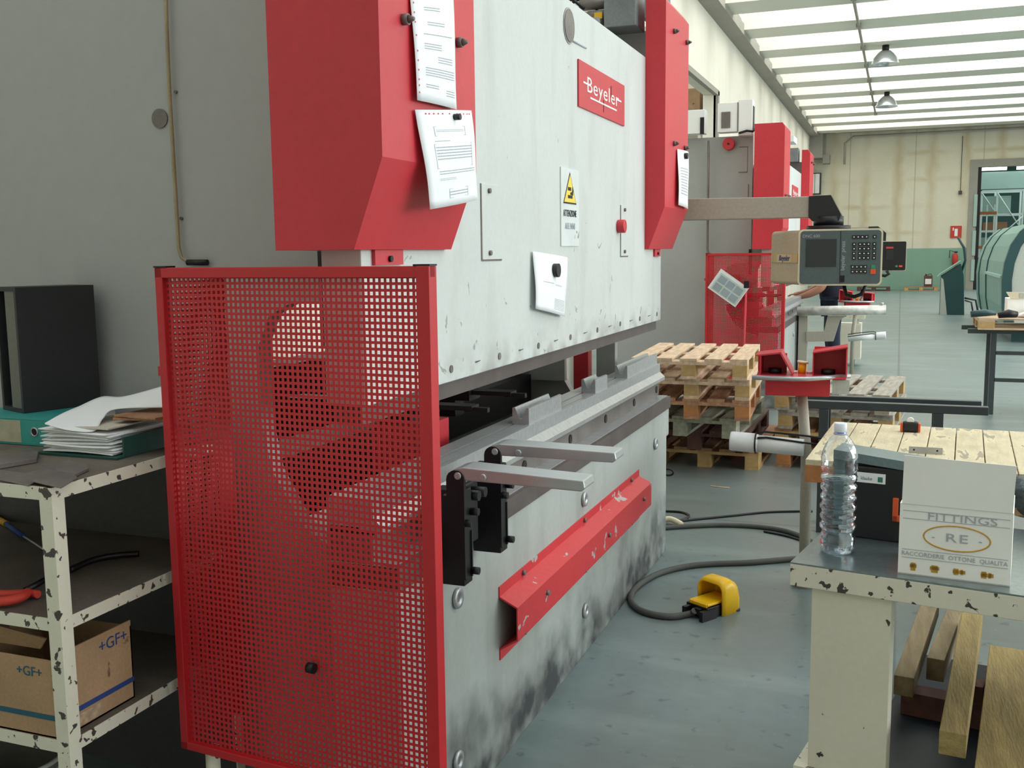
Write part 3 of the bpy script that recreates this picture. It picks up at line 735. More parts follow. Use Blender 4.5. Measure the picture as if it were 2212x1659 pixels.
# hanging notice clipped to the far fence, and its red post
c = at(1573, 622, Y=10.33)
t = thing('tilted_notice', 'tilted pale notice in a plastic holder clipped to the distant red fence', 'notice', c)
R = Matrix.Translation(c) @ Matrix.Rotation(math.radians(35), 4, 'Y')
b = MB(); b.box((-.17, -.004, -.115), (.17, .004, .115)); b.xf(R); b.build('holder', 'sleeve', t)
b = MB(); b.box((-.145, -.006, -.10), (.16, -.004, .085)); b.xf(R); b.build('sheet', mat('bluish_notice_print', 'b9bfb8', .6), t)
b = MB()
for i in range(3):
    for j in range(2): b.box((-.13 + i * .095, -.008, -.09 + j * .088), (-.05 + i * .095, -.006, -.02 + j * .088))
b.xf(R); b.build('printed_panels', mat('grey_blue_print', '8e9ba3', .6), t)
a = at(1612, 620, Y=10.34); c = at(1606, 760, Y=10.34)
t = thing('red_post', 'thin red post leaning in front of the distant red fence beside the notice', 'post', Vector((c.x, 10.34, 0)))
b = MB(); b.tube([(c.x - .01, 10.34, 0), (a.x, 10.34, a.z)], .012, 8); b.build('pole', 'red', t)
b = MB(); b.box((a.x - .02, 10.32, a.z - .01), (a.x + .025, 10.36, a.z + .06)); b.build('clamp', 'black', t)

# ------------------------------------------------------------------ sheet support arms
def support_arm(y, z, dx, zt, label, big):
    t = thing('sheet_support_arm', label, 'support arm', (-1.05, y, z), 'sheet support arms')
    w = .085
    b = MB()
    pts = [(-1.075, z - .010), (-1.065, z + .012), (-1.04, z + .018), (dx, zt + .010), (dx + .004, zt - .010), (dx - .006, zt - .018), (-1.04, z - .016), (-1.075, z - .014)]
    b.prism(pts, 'y', y, y + w); arm = b.build('arm', mat('brushed_bright_steel', 'b9bdbf', .28, .6, .06, 8, stretch=(1, 8, 8)), t, bevel=.003)
    for x in (-1.052, -.982):
        b = MB(); b.cyl((x, y - .008, z - .004), (x, y, z - .004), .010, 14); b.build('rivet', 'steel', t, bevel=.003)
    # rounded black hinge plate
    for yy in (y - .001,):
        b = MB(); pp = [(-1.085, z - .28), (-1.035, z - .28)]
        pp += [(-1.035, z - .015)] + [(-1.06 + .025 * math.cos(a), z - .015 + .025 * math.sin(a)) for a in [PI * i / 8 for i in range(1, 8)]] + [(-1.085, z - .015)]
        b.prism(pp, 'y', yy - .004, yy + .008); b.build('hinge_plate', 'black', t)
    b = MB(); b.box((-1.125, y, z - .30), (-1.04, y + .055, z - .045)); b.box((-1.13, y + .01, z - .24), (-1.125, y + .05, z - .1)); b.build('slide_block', 'black', t, bevel=.003)
    b = MB(); b.box((-1.04, y + .004, z - .16), (-1.036, y + .010, z - .285)); b.box((-1.04, y + .044, z - .16), (-1.036, y + .050, z - .285)); b.build('slot', 'blackplastic', t)
    for zz, dy in ((z - .13, .005), (z - .11, .05), (z - .27, .048)):
        b = MB(); b.cyl((-1.04, y + dy, zz), (-1.018, y + dy, zz), .010, 12); b.build('clamp_screw', 'black', t)
    if big:
        b = MB(); b.box((-1.125, y + .055, z - .22), (-1.07, y + .17, z - .05)); b.build('middle_block', 'black', t, bevel=.003)
        for yy in (y + .085, y + .13):
            b = MB(); b.cyl((-1.07, yy, z - .075), (-1.03, yy, z - .075), .014, 14); b.build('locking_knob', 'black', t)
        b = MB(); b.tube([(-1.09, y + .0, z - .06), (-1.09, y + .22, z - .05)], .006, 8); b.build('link_rod', 'dsteel', t)
support_arm(2.365, 1.035, -.715, 1.030, 'nearer silver-topped support arm sticking out beside the red fence', True)
support_arm(2.625, 1.050, -.705, 1.052, 'farther silver-topped support arm sticking out over the bed', False)

# ------------------------------------------------------------------ papers, signs, magnets
def sheet(name, label, group, corners, mat_, bow=.006, rows=None, hold=None, holes=None, box=None, axis=(1, 0, 0), seed=1):
    """a hanging sheet through four corners (top-left, top-right, bottom-right, bottom-left)"""
    TL, TR, BR, BL = [Vector(c) for c in corners]; n = Vector(axis)
    c = (TL + TR + BR + BL) / 4
    t = thing(name, label, 'paper', c, group)
    def S(u, v, w=0):
        p = (TL * (1 - u) + TR * u) * (1 - v) + (BL * (1 - u) + BR * u) * v
        k = bow * (math.sin(PI * u) * .6 + .5 * math.sin(2.4 * v + u) ** 2) + bow * .8 * v
        return p + n * (k + w + .003)
    b = MB(); b.grid(lambda u, v: S(u, v), 10, 12); b.build('sheet', mat_, t, solid=.0008)
    rr = random.Random(seed)
    if rows:
        b = MB()
        for (u0, u1, v0, v1, nr) in rows:
            line_quads(b, u0, u1, v0, v1, nr, lambda u, v: S(u, v, .0012), rnd=rr)
        b.build('printed_text', 'ink', t, recalc=False)
    if box:
        b = MB()
        for (u0, u1, v0, v1) in box:
            for a in ((u0, v0, u1, v0 + .004), (u0, v1 - .004, u1, v1), (u0, v0, u0 + .006, v1), (u1 - .006, v0, u1, v1)):
                q = [S(a[0], a[1], .0012), S(a[2], a[1], .0012), S(a[2], a[3], .0012), S(a[0], a[3], .0012)]
                b.bm.faces.new([b.bm.verts.new(x) for x in q])
        b.build('printed_table', 'ink', t, recalc=False)
    if holes:
        b = MB()
        for (u, v) in holes:
            q = [S(u + .012 * math.cos(a), v + .009 * math.sin(a), .0012) for a in [2 * PI * i / 8 for i in range(8)]]
            b.bm.faces.new([b.bm.verts.new(x) for x in q])
        b.build('punched_hole', 'red', t, recalc=False)
    if hold:
        o = S(hold[0], hold[1]); b = MB(); b.cyl(o, o + n * .018, hold[2], 20)
        o = single(b.build('magnet', 'blackplastic'), hold[3], 'magnet')
        if abs(n.x) > .5: pass
    return t
X = -1.10
g = lambda x, y: at(x, y, X=X + .004)
top = g(890, 217); 
sheet('document_sleeve', 'upper of the two sleeved papers on the near red cover, cut by the top edge', 'papers on the near red cover',
      [(X, g(884, -40).y, at(884, -40, X=X).z), (X, g(976, -30).y, at(976, -30, X=X).z), g(979, 237), g(892, 217)], 'paper', .008,
      rows=[(.25, .6, .20, .24, 2), (.3, .7, .32, .36, 2), (.2, .9, .42, .44, 1), (.2, .6, .50, .56, 3), (.5, .9, .60, .66, 3), (.2, .95, .70, .78, 4), (.2, .5, .84, .88, 2), (.7, .95, .86, .92, 3)],
      holes=[(.05, v) for v in (.18, .26, .34, .45, .58, .66, .74, .82, .87, .93)], seed=2)
sheet('document_sleeve', 'lower of the two sleeved papers on the near red cover, with a printed table', 'papers on the near red cover',
      [g(894, 237), g(1012, 239), g(1022, 432), g(915, 453)], 'paper', .014,
      rows=[(.25, .75, .20, .23, 2), (.2, .45, .31, .33, 1), (.2, .9, .37, .52, 5), (.2, .95, .62, .67, 2), (.2, .5, .70, .73, 2), (.35, .75, .84, .90, 2)],
      box=[(.22, .78, .17, .27), (.18, .9, .35, .60), (.35, .75, .82, .92)],
      holes=[(u, .04) for u in (.14, .19, .26, .33, .40, .52, .66, .73, .80, .88, .93)],
      hold=(.6, .075, .008, 'small black magnet holding the lower paper on the near red cover'), seed=3)
sheet('document_sleeve', 'narrow-looking white paper on the far red cover beside the console boom', None,
      [g(1462, 322), g(1484, 328), g(1481, 452), g(1459, 443)], 'paper', .012, rows=[(.15, .85, .3, .8, 10)],
      hold=(.5, .10, .016, 'small black magnet holding the paper on the far red cover'), seed=4)
X = -1.199
g = lambda x, y: at(x, y, X=-1.195)
sheet('loose_note', 'curled white sheet with a dog-eared corner held low on the white ram', None,
      [g(1149, 543), g(1222, 556), g(1213, 684), g(1148, 667)], 'paper', .012,
      rows=[(.2, .5, .48, .51, 1), (.55, .8, .5, .53, 2), (.55, .95, .74, .93, 8)], hold=(.52, .27, .025, 'round black magnet holding the curled sheet on the ram'), seed=5)
# warning sign
c0 = at(1212, 363, X=-1.195); c1 = at(1251, 533, X=-1.195)
t = thing('warning_sign', 'worn white warning sign with a yellow triangle on the ram', 'sign', (-1.197, (c0.y + c1.y) / 2, c1.z))
y0, y1, z0, z1 = c0.y, c1.y, 1.625, 1.918
b = MB(); b.box((-1.2, y0, z0), (-1.1955, y1, z1)); b.build('sign_plate', mat('scratched_sign_white', 'd9dedd', .4, 0, .08, 6, chip=.66, chipcol='8e9498', chipscale=14), t)
ym = (y0 + y1) / 2
def flat(pts, name, m, x=-1.1952):
    b = MB(); b.prism(pts, 'x', x, x + .0008); return b.build(name, m, t)
flat([(ym - .088, 1.785), (ym + .078, 1.785), (ym - .005, 1.905)], 'triangle_border', 'darkink')
flat([(ym - .078, 1.791), (ym + .068, 1.791), (ym - .005, 1.895)], 'yellow_triangle', 'signyellow', -1.1944)
for k, pts in enumerate(([(ym - .035, 1.835), (ym + .005, 1.835), (ym + .005, 1.848), (ym - .035, 1.848)], [(ym - .035, 1.806), (ym + .022, 1.806), (ym + .022, 1.818), (ym - .035, 1.818)],
                         [(ym - .005, 1.820), (ym + .03, 1.818), (ym + .035, 1.84), (ym + .022, 1.852), (ym + .018, 1.832), (ym - .005, 1.828)])):
    flat(pts, 'hand_crush_symbol', 'darkink', -1.1936)
mt = lambda y, z: plane_mtx((-1.1948, y, z), (0, 1, 0), (0, 0, 1))
text('sign_text', 'ATTENZIONE', .036, 'darkink', mt(ym - .005, 1.748), t, sx=.75)
text('sign_text', 'ALLE MANI', .034, 'ink', mt(ym - .005, 1.700), t, sx=.75)

# ------------------------------------------------------------------ pendant console of the near press brake
def rot_box(b, a, c, Mx): b.box(a, c); return b
cy = 5.75
t = thing('pendant_console', 'beige pendant console with dark keypad front hanging from a grey boom', 'console', (-.35, cy, 1.42))
a = at(1480, 424, Y=cy); e = at(1748, 424, Y=cy); lo = at(1748, 470, Y=cy)
b = MB(); b.prism([(-1.30, a.z - .012), (e.x, e.z), (e.x, lo.z), (-1.30, at(1480, 471, Y=cy).z - .012)], 'y', cy, cy + .10); b.build('boom', 'armgrey', t, bevel=.004)
z0, z1 = lo.z, e.z
b = MB()
r_ = at(1795, 424, Y=cy); r2 = at(1817, 468, Y=cy)
b.prism([(e.x, z1), (r_.x, z1 + .003), (r2.x, z0 + .012), (r2.x - .01, z0 - .02), (e.x + .02, z0 - .02), (e.x, z0)], 'y', cy - .01, cy + .11); b.build('boom_head', 'blackplastic', t)
cx_ = (at(1757, 480, Y=cy).x + at(1820, 480, Y=cy).x) / 2
zc = at(1790, 475, Y=cy).z
b = MB(); b.cyl((cx_, cy + .05, zc - .03), (cx_, cy + .05, zc + .02), .078, 24); b.cyl((cx_, cy + .05, zc - .055), (cx_, cy + .05, zc - .03), .115, 28); b.build('swivel', 'black', t)
# housing: front plate faces the camera, body turned so its left flank shows
FL, FR, FT, FB = at(1727, 497, Y=cy - .1), at(1908, 498, Y=cy - .1), at(1727, 497, Y=cy - .1).z, at(1727, 616, Y=cy - .1).z
wf = FR.x - FL.x; hf = FT - FB
rz = math.radians(7)
HM = Matrix.Translation((FL.x, cy - .10, FB)) @ Matrix.Rotation(rz, 4, 'Z')
def rrect(w, h, r, x0=0, z0=0, n=5):
    pts = []
    for (cx, cz, a0) in ((x0 + w - r, z0 + r, -PI / 2), (x0 + w - r, z0 + h - r, 0), (x0 + r, z0 + h - r, PI / 2), (x0 + r, z0 + r, PI)):
        pts += [(cx + r * math.cos(a0 + PI / 2 * i / n), cz + r * math.sin(a0 + PI / 2 * i / n)) for i in range(n + 1)]
    return pts
dep = .34
b = MB(); b.prism(rrect(wf, hf, .022), 'y', 0.02, dep); 
for v in b.bm.verts: v.co.x -= .15 * (v.co.y - .02) / dep        # flank splays out to the left
b.xf(HM); hs = b.build('housing', 'conbeige', t, bevel=.004)
b = MB(); b.prism(rrect(wf + .006, hf + .006, .024, -.003, -.003), 'y', 0.0, .022); b.xf(HM); b.build('front_rim', 'conrim', t)
b = MB(); b.prism(rrect(wf - .012, hf - .012, .018, .006, .006), 'y', -.003, .01); b.xf(HM); fp = b.build('front_panel', 'confront', t)
b = MB(); b.box((.035, -.005, hf * .33), (wf * .455, -.002, hf * .83)); b.xf(HM); b.build('screen', 'screen', fp)
b = MB(); b.box((wf * .50, -.0045, .01), (wf * .506, -.002, hf - .01)); b.xf(HM); b.build('panel_seam', 'black', fp)
b = MB(); b.cyl((wf * .53, -.012, .035), (wf * .53, -.002, .035), .007, 10); b.box((wf * .51, -.006, .015), (wf * .56, -.002, .05)); b.xf(HM); b.build('lock', 'black', fp)
keys = []
cols = [.665, .735, .785, .835, .905]
for ri, zf in enumerate((.86, .73, .65, .565, .485)):
    for ci, xf in enumerate(cols):
        if ri == 0: xf = [.66, .71, .76, .81, .905][ci]
        keys.append((xf, zf, 'key'))
for zf in (.325, .24):
    for xf in (.655, .705, .755, .805): keys.append((xf, zf, 'key'))
keys.append((.90, .325, 'greenkey')); keys.append((.90, .24, 'orange'))
for xf, zf, mm in keys:
    s_ = .009 if mm == 'key' else .010
    if mm == 'orange': s_ = .013
    b = MB(); b.box((wf * xf - s_, -.007, hf * zf - s_), (wf * xf + s_, -.002, hf * zf + s_)); b.xf(HM); b.build('key', mm, fp)
b = MB()
for xf, zf, mm in keys:
    if mm == 'key': b.box((wf * xf - .003, -.0078, hf * zf - .003), (wf * xf + .003, -.0070, hf * zf + .003))
b.xf(HM); b.build('key_legend', 'white', fp)
text('console_text', 'DNC 600', .022, 'ink', HM @ plane_mtx((wf * .145, -.004, hf * .885), (1, 0, 0), (0, 0, 1)), fp)
text('console_text', 'beyeler', .030, 'ink', HM @ plane_mtx((wf * .535, -.004, hf * .40), (0, 0, 1), (-1, 0, 0)), fp, sx=.9)
text('console_text', 'press', .030, 'ink', HM @ plane_mtx((wf * .535, -.004, hf * .69), (0, 0, 1), (-1, 0, 0)), fp, sx=.9)
# flank: lighter band and logo
FM = HM @ Matrix.Translation((0, .02, 0)) @ Matrix.Rotation(math.atan2(dep, -.15) , 4, 'Z')
b = MB(); b.box((0, 0, 0), (.36, .003, 0)) if False else None
b = MB(); b.box((.01, -.0, hf * .405), (.335, .0025, hf * .575)); b.xf(FM); b.build('flank_band', mat('tan_console_band', 'b59a62', .55), hs)
b = MB(); b.box((.01, -.0, hf * .397), (.335, .0035, hf * .405)); b.xf(FM); b.build('flank_seam', 'dsteel', hs)
b = MB(); b.box((.08, .0, hf * .415), (.265, .0035, hf * .56)); b.xf(FM); b.build('logo_label', mat('pale_logo_label', 'c0ab7c', .5), hs)
text('logo_lettering', 'Beyeler', .044, 'blueink', FM @ plane_mtx((.172, .0045, hf * .487), (-1, 0, 0), (0, 0, 1)), hs, sx=1.0, shear=.3)
b = MB(); q = at(1790, 616, Y=cy + .05)
b.tube([at(1822, 615, Y=cy + .1), at(1828, 636, Y=cy + .1), at(1845, 641, Y=cy + .1), at(1860, 636, Y=cy + .1), at(1872, 615, Y=cy + .1)], .011, 8); b.build('cable_loop', 'black', t)

# second pendant, far away
cy2 = 14.1
t = thing('pendant_console', 'small dark pendant console in the distance, half hidden behind the near console', 'console', at(1935, 588, Y=cy2))
b = MB(); q0, q1 = at(1905, 521, Y=cy2), at(1957, 585, Y=cy2); b.prism(rrect(q1.x - q0.x, q0.z - q1.z, .02, q0.x, q1.z), 'y', cy2, cy2 + .3); hs = b.build('housing', 'conrim', t)
b = MB(); b.prism(rrect(q1.x - q0.x - .014, q0.z - q1.z - .014, .016, q0.x + .007, q1.z + .007), 'y', cy2 - .01, cy2); fp = b.build('front_panel', 'key', t)
def pbox(x0, y0, x1, y1, Y, dy, name, m, parent):
    a, c = at(x0, y0, Y=Y), at(x1, y1, Y=Y); b = MB(); b.box((a.x, Y - dy, a.z), (c.x, Y, c.z)); return b.build(name, m, parent)
pbox(1914, 540, 1930, 562, cy2 - .01, .008, 'screen', 'screen', fp)
pbox(1914, 533, 1930, 537, cy2 - .01, .008, 'red_lettering', 'redlabel', fp)
pbox(1942, 573, 1949, 577, cy2 - .01, .008, 'button', 'orange', fp); pbox(1934, 573, 1939, 577, cy2 - .01, .008, 'button', 'greenkey', fp)
a, c = at(1830, 491, Y=cy2), at(1878, 503, Y=cy2); b = MB(); b.box((-1.3, cy2 + .1, c.z), (c.x, cy2 + .2, a.z)); b.build('boom', 'armgrey', t)
a, c = at(1876, 489, Y=cy2), at(1905, 503, Y=cy2); b = MB(); b.prism([(a.x, a.z), (c.x - .05, a.z), (c.x + .05, c.z), (c.x + .05, q0.z + .0), (a.x, q0.z)], 'y', cy2 + .09, cy2 + .21); b.build('boom_head', 'blackplastic', t)
b = MB(); b.tube([at(1915, 585, Y=cy2), at(1920, 592, Y=cy2), at(1912, 596, Y=cy2), at(1900, 594, Y=cy2)], .02, 6); b.build('cable', 'black', t)

# ------------------------------------------------------------------ pallets
def make_pallet(loc, mats, label, group, rz=0, slats=5):
    t = thing('pallet', label, 'pallet', loc, group, rz)
    rr = random.Random(hash(label) % 1000 if False else len(label) * 7)
    ws = .118
    for i in range(slats):
        x = -.4 + ws / 2 + i * (.8 - ws) / (slats - 1)
        b = MB(); b.box((x - ws / 2, -.6, .122), (x + ws / 2, .6, .144)); b.build('deck_board', mats[0], t, bevel=.002, local=True)
    for y in (-.528, 0, .528):
        b = MB(); b.box((-.4, y - .0725, .100), (.4, y + .0725, .122)); b.build('cross_board', mats[1], t, local=True)
        for x in (-.35, 0, .35):
            b = MB(); b.box((x - .05, y - .0725, .022), (x + .05, y + .0725, .100)); b.build('block', mats[2], t, bevel=.002, local=True)
    for x in (-.35, 0, .35):
        b = MB(); b.box((x - .05, -.6, 0), (x + .05, .6, .022)); b.build('bottom_board', mats[1], t, local=True)
    return t
PR = {}
def pallet(kind, loc, label, group, rz=0):
    mats = {'new': ('wood', 'wood', 'block'), 'brown': ('wood2', 'wood2', 'blockor'), 'green': ('wood4', 'wood4', 'wood4'), 'dark': ('wood3', 'wood3', 'wood3'),
            'yellow': ('wood2', 'block', 'block'), 'grey': ('wood5', 'wood5', 'block')}[kind]
    if kind not in PR: PR[kind] = make_pallet(loc, mats, label, group, rz); return PR[kind]
    o = copy_tree(PR[kind]); o.location = loc; o.rotation_euler = (0, 0, rz); o['label'] = label; o['group'] = group; return o
G1 = 'pallets in the tall stack behind the press brake'
px, py = -1.385, 7.58
pallet('new', (px, py, .72), 'newest pale pallet on top of the tall stack behind the press brake', G1, .055)
pallet('new', (px + .015, py + .05, .576), 'pale pallet second from the top of the tall stack', G1, .05)
pallet('brown', (px + .01, py + .04, .432), 'brown pallet third from the top of the tall stack, with orange blocks', G1, .06)
pallet('green', (px - .03, py + .16, .288), 'grey-green pallet fourth from the top of the tall stack', G1, -.04)
pallet('dark', (px + .0, py + .42, .144), 'dark red-brown pallet second from the floor in the tall stack', G1, .0)
pallet('yellow', (px + .08, py + .50, 0), 'pallet with yellow blocks at the bottom of the tall stack', G1, -.03)
G2 = 'pallets in the low stack to the right'
qx, qy = -.385, 8.20
pallet('grey', (qx, qy, .432), 'weathered grey pallet on top of the low stack behind the red pedestal', G2, -.09)
pallet('grey', (qx + .02, qy + .03, .288), 'weathered grey pallet second from the top of the low stack', G2, -.08)
pallet('yellow', (qx - .01, qy + .05, .144), 'pallet with yellow blocks third from the top of the low stack', G2, -.07)
pallet('brown', (qx + .0, qy + .02, 0), 'brown pallet on the floor under the low stack', G2, -.05)
G3 = 'pallets by the far wall'
pallet('yellow', (.75, 42.2, 0), 'distant flat pallet by the far wall carrying a dark drum', G3, PI / 2)
pallet('dark', (-.95, 42.0, 0), 'distant flat dark pallet by the far wall behind the console', G3, PI / 2)
c = Vector((1.0, 42.15, .145))
t = thing('oil_canister', 'dark brown canister with a white label on the pallet by the far wall', 'canister', c)
b = MB(); b.box(c + Vector((-.15, -.12, 0)), c + Vector((.15, .12, .42))); b.build('canister_body', 'wood3', t, bevel=.02)
b = MB(); b.box(c + Vector((-.11, -.13, .1)), c + Vector((.11, -.12, .3))); b.build('label_patch', 'white', t)
b = MB(); b.cyl(c + Vector((-.08, 0, .42)), c + Vector((-.08, 0, .48)), .03, 10); b.tube([c + Vector((-.02, 0, .42)), c + Vector((0, 0, .48)), c + Vector((.1, 0, .48)), c + Vector((.12, 0, .42))], .012, 6); b.build('cap_and_handle', 'black', t)

# ------------------------------------------------------------------ red two-hand pedestal and its white tube
def pedestal(cx, cy, zb, s, label, mirror=1, pole_to=0):
    """red control tray on a grey pole"""
    t = thing('control_pedestal', label, 'pedestal', (cx, cy, 0), 'red control pedestals')
    Mx = Matrix.Translation((cx, cy, zb)) @ Matrix.Rotation(math.radians(3) * mirror, 4, 'Z') @ Matrix.Diagonal((mirror, 1, 1, 1))
    def bx(a, c, n, m, parent=t, bev=0):
        b = MB(); b.box(a, c); b.xf(Mx); return b.build(n, m, parent, bevel=bev)
    bx((-.16, -.05, -.085), (.13, .13, .0), 'pedestal_body', 'red', bev=.004)
    # tray
    b = MB(); b.prism([(-.20, -.10), (.02, -.12), (.20, -.06), (.20, .16), (-.20, .16)], 'z', 0, .012); b.xf(Mx); b.build('tray', 'pinkred', t)
    b = MB(); b.tube([(-.215, -.105, .004), (-.02, -.128, .004), (.04, -.125, .006), (.215, -.03, .012)], .011, 8); b.xf(Mx); b.build('front_rail', 'steel', t)
    # left hood: slanted roof over the button
    b = MB(); b.prism([(-.205, .105), (-.09, .12), (-.035, .02), (-.04, .014), (-.095, .112), (-.205, .098)], 'y', -.06, .12); b.xf(Mx); b.build('button_hood', 'pinkred', t)
    b = MB(); b.box((-.205, .10, .012), (-.07, .106, .10)); b.box((-.185, -.06, .012), (-.18, .1, .10)); b.xf(Mx); b.build('hood_back', 'red', t)
    # right hood: open box
    b = MB(); b.box((.055, .09, .012), (.20, .096, .135)); b.box((.05, -.02, .012), (.056, .096, .12)); b.prism([(-.09, .012), (.096, .012), (.096, .15), (-.04, .145)], 'x', .197, .203)
    b.prism([(.05, .115), (.203, .142), (.203, .148), (.05, .121)], 'y', -.05, .1); b.xf(Mx); b.build('button_hood', 'red', t)
    for x in (-.12, .12):
        b = MB(); b.cyl((x, .03, .012), (x, .03, .035), .032, 20); b.xf(Mx); b.build('push_button', 'black', t)
    b = MB(); b.cyl((.0, .05, .012), (.004, .05, .06), .018, 16); b.xf(Mx); b.build('key_switch', 'yellow', t)
    b = MB(); b.cyl((.004, .05, .06), (.005, .05, .068), .026, 16); b.xf(Mx); b.build('switch_cap', 'conrim', t)
    for x in (-.035, .035):
        b = MB(); b.cyl((x, .06, .012), (x, .06, .02), .014, 12); b.xf(Mx); b.build('indicator', 'white', t)
    bx((.14, -.055, -.07), (.215, -.02, -.005), 'nameplate', 'mgrey')
    b = MB(); b.tube([(cx + .0, cy + .05, zb - .085), (cx + .03 * mirror, cy + .03, zb - .38), (cx + .035 * mirror, cy + .02, .03)], .026, 14); b.build('pole', 'armgrey', t)
    b = MB(); b.cyl((cx + .035 * mirror, cy + .02, 0), (cx + .035 * mirror, cy + .02, .03), .06, 28); b.build('base_plate', 'armgrey', t)
    return t
pc = at(1733, 800, Y=4.95)
pedestal(pc.x + .0, 4.90, at(1733, 814, Y=4.9).z, 1, 'red two-hand control pedestal standing in front of the pallets')
pc2 = at(1850, 655, Y=13.4)
pedestal(pc2.x, 13.4, at(1850, 652, Y=13.35).z, 1, 'small distant red control pedestal behind the worker', -1)
def white_tube(p, q, r, cap_at, label, cable):
    p, q = Vector(p), Vector(q); d = (q - p).normalized()
    t = thing('white_tube_lamp', label, 'tube', (p + q) / 2, 'white capped tubes')
    b = MB(); b.cyl(p + d * .09, q, r * .88, 24); b.build('tube_body', 'whitetube', t)
    b = MB(); b.tube([p, p + d * .01, p + d * .11, p + d * .13], [r * .96, r, r, r * .9], 24); b.build('end_cap', 'whitetube', t)
    b = MB(); b.cyl(p - d * .002, p + d * .002, r * .72, 20); b.build('cap_socket', 'dsteel', t)
    up = Vector((0, 0, 1)); side = Vector((0, -1, 0))
    if cable:
        ring = [p + d * .12 + (up * math.cos(a) + side * math.sin(a)) * (r * 1.04) for a in [2 * PI * i / 14 for i in range(14)]]
        b = MB(); b.tube(ring, .004, 6, closed=True)
        b.tube([p + d * .12 + up * r * 1.05, p + d * .16 + up * (r + .012), p + d * .22 + up * (r + .012), p + d * .36 + up * (r + .01), p + d * .45 + up * (r + .004)], .005, 6)
        b.tube([p + d * .13 + up * r * .7 + side * r * .75, p + d * .17 + up * r * .8 + side * r * .6, p + d * .45 + up * r * .55 + side * r * .72], .005, 6); b.build('cable', 'black', t)
    return t
white_tube(at(1578, 952, Y=4.86), at(1736, 967, Y=4.86), .046, 0, 'white tube with a cap and black cable held to the near pedestal pole', True)
white_tube(at(1914, 724, Y=13.3), at(1832, 731, Y=13.3), .046, 0, 'distant white tube with a cap pointing right beside the worker', True)

# ------------------------------------------------------------------ support roller stand by the second press brake
t = thing('roller_stand', 'beige roller stand with a long scuffed white roller in front of the worker', 'stand', (-.9, 12.4, 0))
a, c = at(1722, 672, Y=12.35), at(1914, 669, Y=12.35)
b = MB(); b.cyl(a, c, .055, 20); b.build('roller', 'wrap', t)
b = MB(); q = at(1905, 659, Y=12.35); b.cyl(q, q + Vector((0, 0, .03)), .02, 10); b.build('roller_pin', 'steel', t)
def pp(*xy, Y): return [(at(x, y, Y=Y).x, at(x, y, Y=Y).z) for x, y in xy]
b = MB(); b.prism(pp((1742, 682), (1822, 682), (1802, 738), (1742, 738), Y=12.4)[:0] or pp((1788, 682), (1828, 682), (1814, 692), (1800, 737), (1742, 738), (1742, 716), (1780, 716), Y=12.4), 'y', 12.38, 12.46); b.build('swing_bracket', 'armgrey', t)
pole = at(1735, 700, Y=12.42)
b = MB(); b.box((pole.x - .05, 12.40, 0), (pole.x + .05, 12.5, at(1735, 682, Y=12.42).z)); b.build('column', 'armgrey', t)
b = MB(); b.box((pole.x - .075, 12.42, .1), (pole.x - .05, 12.48, .85)); b.build('slide_rail', 'black', t)
b = MB(); b.box((pole.x - .07, 12.3, 0), (pole.x + .25, 12.7, .06)); b.build('base_plate', 'armgrey', t)
# cream trolley behind the worker
t = thing('tool_trolley', 'cream tool trolley on castors right of the worker', 'trolley', (-.6, 14.8, 0))
a, c = at(1812, 700, Y=14.7), at(1858, 778, Y=14.7)
b = MB(); b.box((a.x - .12, 14.7, c.z), (c.x, 15.1, a.z)); b.build('cabinet', 'cream', t, bevel=.004)
a2 = at(1853, 648, Y=14.7); b = MB(); b.box((c.x - .08, 14.72, a.z), (c.x - .03, 14.77, a2.z)); b.build('upright', 'cream', t)
b = MB(); q = at(1868, 690, Y=14.7); b.box((c.x - .35, 14.7, q.z), (q.x, 14.9, q.z + .16)); b.build('tray', 'cream', t)
for x, y in ((a.x - .05, 14.8), (c.x - .1, 14.75), (c.x - .1, 15.0)):
    b = MB(); b.cyl((x - .015, y, .045), (x + .015, y, .045), .045, 16); b.box((x - .02, y - .02, .05), (x + .02, y + .02, max(c.z, .1))); b.build('castor', 'black', t)

# ------------------------------------------------------------------ the worker
def skinned(name, verts, edges, radii, material, parent=None, org=Vector((0, 0, 0)), sub=1):
    me = bpy.data.meshes.new(name); me.from_pydata([Vector(v) - org for v in verts], edges, []); me.materials.append(M[material])
    o = bpy.data.objects.new(name, me); COL.objects.link(o)
    sk = o.modifiers.new('skin', 'SKIN'); sk.use_smooth_shade = True
    for i, r in enumerate(radii):
        me.skin_vertices[0].data[i].radius = r if isinstance(r, tuple) else (r, r)
        me.skin_vertices[0].data[i].use_root = (i == 0)
    sb = o.modifiers.new('subdivision', 'SUBSURF'); sb.levels = sub; sb.render_levels = sub
    if parent: o.parent = parent
    return o
ox, oy_ = -.81, 14.15
def w(x, y, z): return Vector((ox + x, oy_ + y, z))
